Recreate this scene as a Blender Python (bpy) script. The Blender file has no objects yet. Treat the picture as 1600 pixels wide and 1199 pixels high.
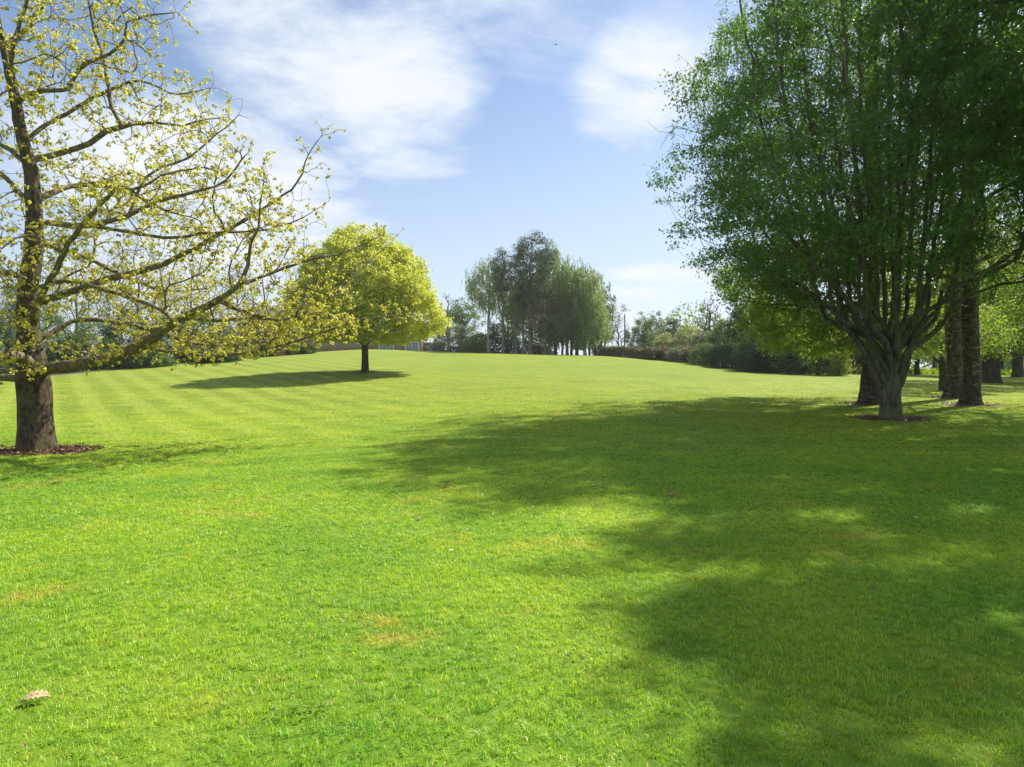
import bpy, math, random
import numpy as np
from mathutils import Vector
R = math.radians
random.seed(7)
rng = np.random.default_rng(11)
sc = bpy.context.scene
COL = sc.collection

# ------------------------------------------------------------------ camera
F = 1066.0; HOR = 585.0; CAMZ = 1.6
cam_d = bpy.data.cameras.new('camera'); cam = bpy.data.objects.new('camera', cam_d); COL.objects.link(cam)
cam.location = (0, 0, CAMZ)
cam_d.sensor_width = 36; cam_d.lens = 36 * F / 1600; cam_d.clip_end = 3000; cam_d.clip_start = 0.05
cam.rotation_euler = (R(90) - math.atan((599.5 - HOR) / F), 0, 0)
sc.camera = cam

# ------------------------------------------------------------------ light
SUN_EL = 46.0
SUN_H = (0.74, 0.67)            # horizontal direction towards the sun
EXPOSURE = 1.25
SUN_STRENGTH = 4.3
SKY_STRENGTH = 0.060
h = math.hypot(*SUN_H); sx, sy = SUN_H[0] / h, SUN_H[1] / h
to_sun = Vector((sx * math.cos(R(SUN_EL)), sy * math.cos(R(SUN_EL)), math.sin(R(SUN_EL))))
sun_d = bpy.data.lights.new('sun', 'SUN'); sun = bpy.data.objects.new('sun', sun_d); COL.objects.link(sun)
sun_d.energy = SUN_STRENGTH; sun_d.angle = R(0.55); sun_d.color = (1.0, 0.93, 0.78)
sun.rotation_euler = to_sun.to_track_quat('Z', 'Y').to_euler()
sun.location = (30, 30, 60)
sc.view_settings.view_transform = 'Standard'; sc.view_settings.look = 'None'
sc.view_settings.exposure = EXPOSURE; sc.view_settings.gamma = 1; sc.view_settings.use_curve_mapping = False
cy = sc.cycles
cy.max_bounces = 7; cy.diffuse_bounces = 4; cy.glossy_bounces = 2; cy.transmission_bounces = 5; cy.transparent_max_bounces = 8
cy.volume_bounces = 0
cy.sample_clamp_indirect = 6
cy.use_denoising = True
cy.use_adaptive_sampling = True; cy.adaptive_threshold = 0.015


class NT:
    """small helper to write node trees"""
    def __init__(self, tree):
        self.t = tree; self.n = tree.nodes; self.l = tree.links
        self.n.clear()

    def node(self, typ, **kw):
        nd = self.n.new(typ)
        for k, v in kw.items():
            if k.startswith('_'):
                setattr(nd, k[1:], v)
        for k, v in kw.items():
            if not k.startswith('_'):
                self.put(nd.inputs[k.replace('__', ' ')], v)
        return nd

    def put(self, sock, v):
        if isinstance(v, bpy.types.NodeSocket): self.l.new(v, sock)
        elif isinstance(v, bpy.types.Node): self.l.new(v.outputs[0], sock)
        else:
            if sock.type == 'RGBA' and hasattr(v, '__len__') and len(v) == 3: v = (*v, 1)
            sock.default_value = v

    def m(self, op, a, b=0.0, c=0.0, clamp=False):
        nd = self.n.new('ShaderNodeMath'); nd.operation = op; nd.use_clamp = clamp
        self.put(nd.inputs[0], a); self.put(nd.inputs[1], b); self.put(nd.inputs[2], c)
        return nd.outputs[0]

    def vm(self, op, a, b=(0, 0, 0)):
        nd = self.n.new('ShaderNodeVectorMath'); nd.operation = op
        self.put(nd.inputs[0], a)
        if op == 'SCALE': self.put(nd.inputs[3], b)
        else: self.put(nd.inputs[1], b)
        return nd.outputs['Value'] if op in ('DOT_PRODUCT', 'LENGTH') else nd.outputs[0]

    def mix(self, f, a, b):
        nd = self.n.new('ShaderNodeMix'); nd.data_type = 'RGBA'; nd.clamp_factor = True
        self.put(nd.inputs[0], f); self.put(nd.inputs[6], a); self.put(nd.inputs[7], b)
        return nd.outputs[2]

    def ss(self, v, lo, hi):
        nd = self.n.new('ShaderNodeMapRange'); nd.interpolation_type = 'SMOOTHSTEP'
        self.put(nd.inputs[0], v); self.put(nd.inputs[1], lo); self.put(nd.inputs[2], hi)
        return nd.outputs[0]

    def noise(self, vec, scale, detail=4.0, rough=0.5, dist=0.0):
        nd = self.n.new('ShaderNodeTexNoise')
        if vec is not None: self.put(nd.inputs['Vector'], vec)
        nd.inputs['Scale'].default_value = scale; nd.inputs['Detail'].default_value = detail
        nd.inputs['Roughness'].default_value = rough; nd.inputs['Distortion'].default_value = dist
        return nd.outputs['Fac']


world = bpy.data.worlds.new('World'); sc.world = world; world.use_nodes = True
w = NT(world.node_tree)
sky = w.n.new('ShaderNodeTexSky'); sky.sky_type = 'NISHITA'; sky.sun_disc = False
sky.sun_elevation = R(SUN_EL); sky.sun_rotation = math.atan2(sx, sy)
sky.air_density = 1.0; sky.dust_density = 1.2; sky.ozone_density = 1.6; sky.altitude = 50
dirv = w.node('ShaderNodeNewGeometry').outputs['Incoming']
dirv = w.vm('SCALE', dirv, -1.0)
tc = w.node('ShaderNodeTexCoord').outputs['Generated']
sep = w.node('ShaderNodeSeparateXYZ', Vector=tc)
dz = w.m('MAXIMUM', sep.outputs[2], 0.0)
k = w.m('DIVIDE', 1.0, w.m('ADD', dz, 0.16))
plane = w.vm('SCALE', tc, k)                       # clouds lie on a sheet overhead
warp = w.node('ShaderNodeTexNoise', Vector=plane, Scale=1.1, Detail=3.0)
planew = w.vm('ADD', plane, w.vm('SCALE', w.vm('SUBTRACT', warp.outputs['Color'], (0.5, 0.5, 0.5)), 0.35))
n_big = w.noise(planew, 1.25, 7, 0.56)
n_fine = w.noise(planew, 4.5, 8, 0.68)
strk = w.node('ShaderNodeMapping', Vector=planew, Rotation=(0, 0, R(38)), Scale=(1.0, 1.5, 1.0))
n_wisp = w.noise(strk.outputs[0], 2.9, 9, 0.60, 0.25)


def pxdir(px, py):
    v = Vector(((px - 800) / F, 1.0, -(py - HOR) / F)); return v.normalized()


def blob(p0, p1, halfw, soft):
    """cloud bank stretching from direction p0 to p1"""
    a = pxdir(*p0); b = pxdir(*p1); c = (a + b).normalized()
    u = (b - a); half = u.length / 2 + halfw * 0.5; u.normalize(); v = c.cross(u).normalized(); u = v.cross(c).normalized()
    du = w.m('DIVIDE', w.vm('DOT_PRODUCT', tc, tuple(u)), half)
    dv = w.m('DIVIDE', w.vm('DOT_PRODUCT', tc, tuple(v)), halfw)
    s = w.m('ADD', w.m('MULTIPLY', du, du), w.m('MULTIPLY', dv, dv))
    front = w.m('GREATER_THAN', w.vm('DOT_PRODUCT', tc, tuple(c)), 0.2)
    return w.m('MULTIPLY', w.m('SUBTRACT', 1.0, w.ss(s, 0.0, soft)), front)


bl = [blob((330, 60), (700, 180), 0.10, 1.7), blob((560, 90), (700, 210), 0.13, 1.5), blob((330, 0), (420, 130), 0.06, 1.8),
      blob((930, 160), (1090, 100), 0.085, 1.8), blob((60, 210), (560, 370), 0.12, 1.7), blob((640, 10), (900, 60), 0.07, 2.0),
      blob((880, 450), (1150, 430), 0.04, 2.4), blob((100, 400), (560, 430), 0.10, 2.0), blob((930, 480), (1150, 490), 0.05, 2.0),
      blob((1250, 150), (1500, 350), 0.15, 2.0)]
wt = [0.85, 1.15, 0.7, 1.05, 1.1, 0.6, 1.0, 1.1, 1.0, 0.4]
acc = None
for b_, k_ in zip(bl, wt):
    b_ = w.m('MULTIPLY', b_, k_)
    acc = b_ if acc is None else w.m('MAXIMUM', acc, b_)
# behind and beside the view: unseen broken cloud, added to lift the ambient light
yy = w.m('MAXIMUM', sep.outputs[1], 0.02)
win = w.m('MULTIPLY', w.m('SUBTRACT', 1.0, w.ss(w.m('DIVIDE', w.m('ABSOLUTE', sep.outputs[0]), yy), 0.85, 1.2)), w.m('SUBTRACT', 1.0, w.ss(w.m('DIVIDE', sep.outputs[2], yy), 0.62, 0.9)))
side = w.m('SUBTRACT', 1.0, win)
gen = w.m('MULTIPLY', w.ss(n_big, 0.36, 0.56), 1.0)
acc = w.m('ADD', w.m('MULTIPLY', acc, w.m('SUBTRACT', 1.0, side)), w.m('MULTIPLY', gen, side))
dens = w.m('ADD', acc, w.m('MULTIPLY', w.m('SUBTRACT', n_big, 0.5), 1.7))
dens = w.m('ADD', dens, w.m('MULTIPLY', w.m('SUBTRACT', n_fine, 0.5), 1.1))
dens = w.m('ADD', dens, w.m('MULTIPLY', w.m('SUBTRACT', n_wisp, 0.5), 1.8))
cloud = w.m('MULTIPLY', w.ss(dens, 0.0, 1.35), 0.96)
veil = w.m('MULTIPLY', w.m('ADD', w.m('SUBTRACT', 1.0, w.ss(dz, 0.0, 0.46)), 0.10), 0.68)   # thin high haze, thicker low down
cloud = w.m('MAXIMUM', cloud, veil)
body = w.ss(dens, 0.5, 1.5)
ccol = w.mix(body, (5.5, 6.2, 7.3), (6.75, 6.95, 7.2))
skyc = w.vm('MULTIPLY', sky.outputs[0], (0.85, 0.95, 1.05))
tot = w.mix(cloud, skyc, ccol)
bg = w.node('ShaderNodeBackground', Color=tot, Strength=SKY_STRENGTH)
wo = w.node('ShaderNodeOutputWorld'); w.l.new(bg.outputs[0], wo.inputs[0])

# ------------------------------------------------------------------ terrain
CP = [(-12, 0, 0), (-5, 2, 0), (0, 0, 0), (6, 2, 0), (14, 0, .0), (-3, 10, 0), (4, 10, 0), (12, 9, 0), (0, -20, -.2), (-25, 5, .1), (28, 8, .1)]


def cpx(px, py, d): CP.append(((px - 800) / F * d, d, CAMZ - (py - HOR) / F * d))


for a in [(57, 705, 14.2), (75, 589, 50), (300, 567, 62), (490, 553, 78), (570, 546, 84), (660, 549, 86), (750, 553, 88), (850, 555, 88),
          (930, 556, 86), (1050, 567, 76), (1150, 580, 66), (1320, 588.5, 56), (1420, 584, 72), (1600, 586, 70), (570, 583, 45), (900, 600, 38),
          (1393, 655, 22), (1361, 632, 28), (1518, 633, 28), (1492, 622, 32), (1475, 610, 37), (1548, 598, 46), (800, 642, 24), (300, 642, 26),
          (1150, 600, 42)]: cpx(*a)
for x, y, z in [(-70, 30, .6), (-90, 80, 2.6), (-40, 110, 3.2), (0, 110, 3.4), (40, 110, 1.8), (90, 100, 1.4), (80, 40, .8), (-100, 170, 1.5),
                (0, 170, 1.2), (100, 170, 1.2), (60, -30, 0), (-60, -40, 0)]: CP.append((x, y, z))
CPA = np.array(CP, float)


def _k(r2): return 0.5 * r2 * np.log(r2 + 1e-9)


_n = len(CPA)
_D = ((CPA[:, None, :2] - CPA[None, :, :2]) ** 2).sum(2)
_K = _k(_D) + np.eye(_n) * 6.0
_P = np.c_[np.ones(_n), CPA[:, :2]]
_A = np.block([[_K, _P], [_P.T, np.zeros((3, 3))]])
_S = np.linalg.solve(_A, np.r_[CPA[:, 2], 0, 0, 0])


def ground(x, y):
    x = np.atleast_1d(np.asarray(x, float)); y = np.atleast_1d(np.asarray(y, float))
    xc = np.clip(x, -115, 115); yc = np.clip(y, -45, 180)
    out = np.empty(x.shape)
    xf, yf, of = xc.ravel(), yc.ravel(), out.ravel()
    for i in range(0, xf.size, 20000):
        a, b = xf[i:i + 20000], yf[i:i + 20000]
        r2 = (a[:, None] - CPA[None, :, 0]) ** 2 + (b[:, None] - CPA[None, :, 1]) ** 2
        of[i:i + 20000] = _k(r2) @ _S[:_n] + _S[_n] + _S[_n + 1] * a + _S[_n + 2] * b
    return of.reshape(x.shape)


def gz(x, y): return float(ground(x, y)[0])
def X(px, d): return (px - 800) / F * d
def P3(px, py, d): return np.array([X(px, d), d, CAMZ - (py - HOR) / F * d])


# ------------------------------------------------------------------ mesh helpers
def build(name, V, Fc, mat, parent=None, tint=None, smooth=False, loc=None):
    V = np.asarray(V, np.float32); Fc = np.asarray(Fc, np.int32)
    me = bpy.data.meshes.new(name)
    k_ = Fc.shape[1]; m_ = len(Fc)
    me.vertices.add(len(V)); me.vertices.foreach_set('co', V.ravel())
    me.loops.add(m_ * k_); me.loops.foreach_set('vertex_index', Fc.ravel())
    me.polygons.add(m_); me.polygons.foreach_set('loop_start', np.arange(m_, dtype=np.int32) * k_)
    if smooth: me.polygons.foreach_set('use_smooth', np.ones(m_, bool))
    if tint is not None:
        at = me.attributes.new('tint', 'FLOAT', 'POINT'); at.data.foreach_set('value', np.asarray(tint, np.float32))
    me.update(calc_edges=True)
    if mat: me.materials.append(mat)
    o = bpy.data.objects.new(name, me); COL.objects.link(o)
    if parent: o.parent = parent
    if loc is not None: o.location = loc
    return o


def thing(name, label, cat, loc=(0, 0, 0), group=None):
    o = bpy.data.objects.new(name, None); COL.objects.link(o); o.location = loc; o.empty_display_size = .3
    o['label'] = label; o['category'] = cat
    if group: o['group'] = group
    return o


def tag(o, label=None, cat=None, group=None, kind=None):
    if label: o['label'] = label
    if cat: o['category'] = cat
    if group: o['group'] = group
    if kind: o['kind'] = kind
    return o


def nrm(a): return a / (np.linalg.norm(a, axis=-1, keepdims=True) + 1e-9)


def boxes(lst):
    """lst of (x0,x1,y0,y1,z0,z1) -> V, F"""
    V = []; Fc = []
    for (a, b, c, d, e, f) in lst:
        s = len(V)
        V += [(a, c, e), (b, c, e), (b, d, e), (a, d, e), (a, c, f), (b, c, f), (b, d, f), (a, d, f)]
        Fc += [(s, s + 3, s + 2, s + 1), (s + 4, s + 5, s + 6, s + 7), (s, s + 1, s + 5, s + 4), (s + 1, s + 2, s + 6, s + 5), (s + 2, s + 3, s + 7, s + 6), (s + 3, s, s + 4, s + 7)]
    return np.array(V), np.array(Fc)


# ------------------------------------------------------------------ materials
def newmat(name):
    m = bpy.data.materials.new(name); m.use_nodes = True; return m, NT(m.node_tree)


def out(n, s): o = n.node('ShaderNodeOutputMaterial'); n.l.new(s, o.inputs[0])


def leaf_mat(name, c1, c2, tr, trans=0.45, gloss=0.25, rough=0.45, patch=0.35):
    m, n = newmat(name)
    at = n.node('ShaderNodeAttribute', _attribute_name='tint').outputs['Fac']
    pos = n.node('ShaderNodeNewGeometry').outputs['Position']
    f = n.m('ADD', n.m('MULTIPLY', at, 1 - patch), n.m('MULTIPLY', n.noise(pos, 0.9, 2), patch), clamp=True)
    col = n.mix(f, c1, c2)
    p = n.node('ShaderNodeBsdfPrincipled', Base__Color=col, Roughness=rough)
    p.inputs['Specular IOR Level'].default_value = gloss
    t = n.node('ShaderNodeBsdfTranslucent', Color=n.mix(f, tuple(a * .75 for a in tr), tr))
    mx = n.node('ShaderNodeMixShader', Fac=trans); n.l.new(p.outputs[0], mx.inputs[1]); n.l.new(t.outputs[0], mx.inputs[2])
    out(n, mx.outputs[0]); return m


def bark_mat(name, c1, c2, scale=6.0, stretch=(1, 1, .25), bump=0.6, moss=None, spots=None):
    m, n = newmat(name)
    pos = n.node('ShaderNodeNewGeometry').outputs['Position']
    v = n.vm('MULTIPLY', pos, stretch)
    a = n.noise(v, scale * 2, 6, .65, .4)
    b = n.noise(pos, scale * .35, 3)
    col = n.mix(n.ss(a, .35, .68), c1, c2)
    if moss: col = n.mix(n.m('MULTIPLY', n.ss(b, .48, .66), .55), col, moss)
    if spots:
        s = n.noise(n.vm('MULTIPLY', pos, (1, 1, 2.0)), scale * .8, 6, .7)
        col = n.mix(n.ss(s, .50, .66), col, spots)
    p = n.node('ShaderNodeBsdfPrincipled', Base__Color=col, Roughness=.85)
    p.inputs['Specular IOR Level'].default_value = .2
    bm = n.node('ShaderNodeBump', Strength=bump, Distance=.03, Height=a); n.l.new(bm.outputs[0], p.inputs['Normal'])
    out(n, p.outputs[0]); return m


def plain_mat(name, c, rough=.7, var=.25, scale=8.0, bump=0.0, metal=0.0):
    m, n = newmat(name)
    pos = n.node('ShaderNodeNewGeometry').outputs['Position']
    f = n.noise(pos, scale, 5)
    col = n.mix(f, tuple(a * (1 - var) for a in c), tuple(min(1, a * (1 + var)) for a in c))
    p = n.node('ShaderNodeBsdfPrincipled', Base__Color=col, Roughness=rough, Metallic=metal)
    if bump:
        bm = n.node('ShaderNodeBump', Strength=bump, Distance=.02, Height=f); n.l.new(bm.outputs[0], p.inputs['Normal'])
    out(n, p.outputs[0]); return m


def lawn_colour(n, pos):
    """colour of the turf in the world: yellow-green with greener and drier patches and mowing bands"""
    sp = n.node('ShaderNodeSeparateXYZ', Vector=pos)
    big = n.noise(pos, .16, 4, .55)
    mid = n.noise(pos, .75, 5, .6)
    small = n.noise(pos, 5.5, 5, .65)
    a = n.m('ADD', n.m('MULTIPLY', big, .45), n.m('ADD', n.m('MULTIPLY', mid, .4), n.m('MULTIPLY', small, .25)))
    far = n.ss(sp.outputs[1], 4.0, 34.0)                       # the mown hill is a drier, yellower sward than the foot of the lawn
    col = n.mix(n.ss(a, .42, .66), (.112, .248, .022), (.242, .340, .028))
    colf = n.mix(n.ss(a, .36, .72), (.142, .208, .024), (.205, .248, .032))
    col = n.mix(far, col, colf)
    stk = n.noise(n.vm('MULTIPLY', pos, (.35, 1.5, 1)), 1.0, 6, .7)
    col = n.mix(n.m('MULTIPLY', far, n.ss(stk, .35, .70)), n.vm('SCALE', col, .80), n.vm('SCALE', col, 1.12))
    dry = n.ss(n.noise(n.vm('ADD', pos, (31, 7, 0)), .85, 3, .55), .57, .75)
    dry = n.m('MULTIPLY', dry, n.ss(small, .35, .6))
    col = n.mix(n.m('MULTIPLY', dry, .75), col, (.30, .235, .050))
    # mowing bands, running away to the left
    u = n.m('ADD', n.m('MULTIPLY', sp.outputs[0], .83), n.m('MULTIPLY', sp.outputs[1], .56))
    st = n.m('SINE', n.m('ADD', n.m('MULTIPLY', u, 4.0), n.m('MULTIPLY', mid, 4.5)))
    st = n.ss(st, -.5, .5)
    left = n.m('MULTIPLY', n.m('SUBTRACT', 1.0, n.ss(n.m('ADD', sp.outputs[0], n.m('MULTIPLY', sp.outputs[1], .10)), -8.0, 4.0)), n.ss(sp.outputs[1], 13.0, 20.0))
    col = n.mix(n.m('MULTIPLY', n.m('MULTIPLY', st, left), .30), col, (.30, .34, .08))
    return col, small, mid


def lawn_mat():
    m, n = newmat('turf')
    pos = n.node('ShaderNodeNewGeometry').outputs['Position']
    col, small, mid = lawn_colour(n, pos)
    sp = n.node('ShaderNodeSeparateXYZ', Vector=pos)
    near = n.m('SUBTRACT', 1.0, n.ss(sp.outputs[1], 12.0, 36.0))   # bare thatch shows between the standing blades
    fine = n.noise(pos, 24.0, 4, .7)
    col = n.mix(n.m('MULTIPLY', near, .15), col, (.10, .14, .018))
    col = n.mix(n.m('MULTIPLY', n.ss(fine, .3, .7), .30), col, (.10, .17, .012))
    p = n.node('ShaderNodeBsdfPrincipled', Base__Color=col, Roughness=.9)
    p.inputs['Specular IOR Level'].default_value = .1
    hgt = n.m('ADD', n.m('MULTIPLY', n.noise(pos, 9.0, 6, .75), .8), n.m('MULTIPLY', mid, .6))
    bm = n.node('ShaderNodeBump', Strength=.55, Distance=.10, Height=hgt); n.l.new(bm.outputs[0], p.inputs['Normal'])
    out(n, p.outputs[0]); return m


def blade_mat():
    m, n = newmat('grass_blade')
    pos = n.node('ShaderNodeNewGeometry').outputs['Position']
    col, small, mid = lawn_colour(n, pos)
    at = n.node('ShaderNodeAttribute', _attribute_name='tint').outputs['Fac']
    col = n.mix(n.ss(at, .0, .95), n.vm('MULTIPLY', col, (.78, .84, .85)), n.vm('MULTIPLY', col, (1.22, 1.16, 1.1)))
    col = n.mix(n.m('MULTIPLY', n.ss(at, .955, .96), .8), col, (.36, .29, .12))
    p = n.node('ShaderNodeBsdfPrincipled', Base__Color=n.vm('SCALE', col, 1.8), Roughness=.42)
    p.inputs['Specular IOR Level'].default_value = .38
    t = n.node('ShaderNodeBsdfTranslucent', Color=n.vm('MULTIPLY', col, (2.9, 2.8, 1.3)))
    mx = n.node('ShaderNodeMixShader', Fac=.42); n.l.new(p.outputs[0], mx.inputs[1]); n.l.new(t.outputs[0], mx.inputs[2])
    out(n, mx.outputs[0]); return m


M = dict(
    turf=lawn_mat(), blade=blade_mat(),
    oak_bark=bark_mat('oak_bark', (.026, .020, .014), (.12, .092, .062), 9, (1, 1, .4), .9, moss=(.10, .10, .045)),
    limb_bark=bark_mat('limb_bark', (.075, .062, .042), (.25, .205, .135), 7, (1, 1, 1), .5, moss=(.14, .14, .05)),
    hornbeam_bark=bark_mat('hornbeam_bark', (.05, .047, .032), (.16, .15, .105), 5, (1, 1, .22), .6, moss=(.11, .13, .05)),
    birch_bark=bark_mat('birch_bark', (.028, .023, .017), (.10, .082, .058), 5, (1, 1, .3), .9, spots=(.20, .18, .145)),
    dark_bark=bark_mat('dark_bark', (.03, .026, .02), (.10, .085, .06), 4, (1, 1, .3), .6),
    pine_bark=bark_mat('pine_bark', (.12, .09, .07), (.30, .24, .19), 4, (1, 1, .3), .6),
    pale_bark=bark_mat('pale_bark', (.16, .15, .13), (.46, .44, .40), 3, (1, 1, .3), .4),
    twig=plain_mat('twig_bark', (.075, .052, .034), .8),
    oak_leaf=leaf_mat('young_oak_leaf', (.27, .20, .04), (.52, .52, .09), (.72, .70, .10), .47),
    maple_leaf=leaf_mat('golden_maple_leaf', (.30, .38, .03), (.74, .74, .22), (.66, .70, .07), .42),
    hornbeam_leaf=leaf_mat('hornbeam_leaf', (.04, .105, .028), (.14, .265, .07), (.19, .38, .035), .44, .4),
    birch_leaf=leaf_mat('birch_leaf', (.05, .10, .02), (.10, .17, .035), (.22, .36, .035), .45),
    bright_leaf=leaf_mat('bright_lime_leaf', (.07, .15, .015), (.15, .25, .028), (.32, .46, .035), .5),
    gold_leaf=leaf_mat('gold_green_leaf', (.11, .17, .02), (.24, .28, .05), (.38, .44, .05), .5),
    weep_leaf=leaf_mat('weeping_birch_leaf', (.09, .15, .05), (.34, .43, .17), (.36, .48, .14), .40),
    pine_leaf=leaf_mat('pine_needle', (.040, .078, .038), (.13, .20, .085), (.07, .10, .06), .2, .3),
    brown_needle=leaf_mat('brown_pine_needle', (.12, .14, .07), (.26, .27, .15), (.16, .14, .07), .25),
    yew_leaf=leaf_mat('yew_leaf', (.022, .052, .024), (.062, .115, .048), (.06, .13, .03), .28, .15, .65),
    shrub_leaf=leaf_mat('shrub_leaf', (.05, .105, .035), (.14, .22, .08), (.17, .28, .06), .38, .15, .6),
    grey_leaf=leaf_mat('grey_green_leaf', (.09, .125, .075), (.24, .27, .18), (.20, .24, .12), .3),
    blue_leaf=leaf_mat('blue_conifer_leaf', (.05, .10, .09), (.13, .20, .18), (.10, .16, .12), .2),
    pale_leaf=leaf_mat('pale_spring_leaf', (.20, .24, .08), (.36, .38, .15), (.40, .44, .14), .45),
    hedge_leaf=leaf_mat('hedge_leaf', (.06, .075, .028), (.17, .16, .07), (.18, .18, .06), .3),
    copper_leaf=leaf_mat('copper_leaf', (.11, .075, .045), (.24, .155, .095), (.22, .13, .06), .35),
    red_leaf=leaf_mat('red_acer_leaf', (.22, .03, .02), (.48, .10, .07), (.55, .09, .04), .45),
    soil=plain_mat('bark_mulch', (.13, .065, .042), .95, .5, 22, .8),
    chip=leaf_mat('mulch_chip', (.10, .045, .03), (.27, .15, .10), (.1, .05, .03), .0),
)


# ------------------------------------------------------------------ tubes and leaves
def tube(Pn, Rn, k_, cap=False):
    Pn = np.asarray(Pn, float); Rn = np.asarray(Rn, float); n_ = len(Pn)
    T = np.gradient(Pn, axis=0); T = nrm(T)
    mt = np.abs(T.mean(0)); ref = np.zeros(3); ref[int(np.argmin(mt))] = 1
    U = nrm(np.cross(T, ref)); W = np.cross(T, U)
    a = np.linspace(0, 2 * math.pi, k_, endpoint=False)
    V = Pn[:, None, :] + Rn[:, None, None] * (U[:, None, :] * np.cos(a)[None, :, None] + W[:, None, :] * np.sin(a)[None, :, None])
    V = V.reshape(-1, 3)
    i = np.arange(n_ - 1)[:, None] * k_; j = np.arange(k_)[None, :]; j2 = (j + 1) % k_
    Fq = np.stack([i + j, i + j2, i + k_ + j2, i + k_ + j], -1).reshape(-1, 4)
    return V, Fq


def tubes_obj(name, items, mat, parent, smooth=True, stuff=False):
    Vs = []; Fs = []; o_ = 0
    for Pn, Rn, k_ in items:
        V, Fq = tube(Pn, Rn, k_); Vs.append(V); Fs.append(Fq + o_); o_ += len(V)
    if not Vs: return None
    o = build(name, np.concatenate(Vs), np.concatenate(Fs), mat, parent, smooth=smooth)
    if stuff: o['kind'] = 'stuff'
    return o


def leaves(C, A, N, S, tint, wide=.62, fold=.12, droop=.15, big=False):
    """folded blades: base, two shoulders, tip"""
    A = nrm(A); N = N - (N * A).sum(1, keepdims=True) * A; N = nrm(N); B = np.cross(A, N)
    S = S[:, None]
    if not big:
        V = np.stack([C, C + A * .48 * S + B * wide * .5 * S + N * fold * S, C + A * S - N * droop * S, C + A * .48 * S - B * wide * .5 * S + N * fold * S], 1)
        n_ = len(C); i = np.arange(n_)[:, None] * 4
        Fc = np.concatenate([i + np.array([[0, 2, 1]]), i + np.array([[0, 3, 2]])], 0)
        return V.reshape(-1, 3), Fc, np.repeat(tint, 4)
    V = np.stack([C, C + A * .35 * S + B * wide * .32 * S + N * fold * S, C + A * .72 * S + B * wide * .5 * S + N * fold * .6 * S, C + A * S - N * droop * S,
                  C + A * .72 * S - B * wide * .5 * S + N * fold * .6 * S, C + A * .35 * S - B * wide * .32 * S + N * fold * S], 1)
    n_ = len(C); i = np.arange(n_)[:, None] * 6
    Fc = np.concatenate([i + np.array([[0, 3, 2]]), i + np.array([[0, 2, 1]]), i + np.array([[0, 4, 3]]), i + np.array([[0, 5, 4]])], 0)
    return V.reshape(-1, 3), Fc, np.repeat(tint, 6)


def rnd(n_, s=1.0): return rng.normal(0, s, (n_, 3))


def spray(centres, dirs, n_tot, size, per=6, spread=.12, up=1.0, droop=0.2, along=.6, flat=.5, **kw):
    """leaves in small sprays round the given twig points"""
    nc = max(1, n_tot // per)
    ci = rng.integers(0, len(centres), nc)
    cc = centres[ci] + rnd(nc, spread * .6); cd = dirs[ci]
    ct = np.clip(rng.normal(.5, .22, nc), 0, 1)
    C = np.repeat(cc, per, 0) + rnd(nc * per, spread) * np.array([1, 1, flat])
    A = np.repeat(cd, per, 0) * along + rnd(nc * per, .6) + np.array([0, 0, -droop])
    N = rnd(nc * per, .45) + np.array([0, 0, up])
    S = size * rng.uniform(.65, 1.25, nc * per)
    T = np.clip(np.repeat(ct, per) + rng.normal(0, .16, nc * per), 0, 1)
    return leaves(C, A, N, S, T, **kw)


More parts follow.
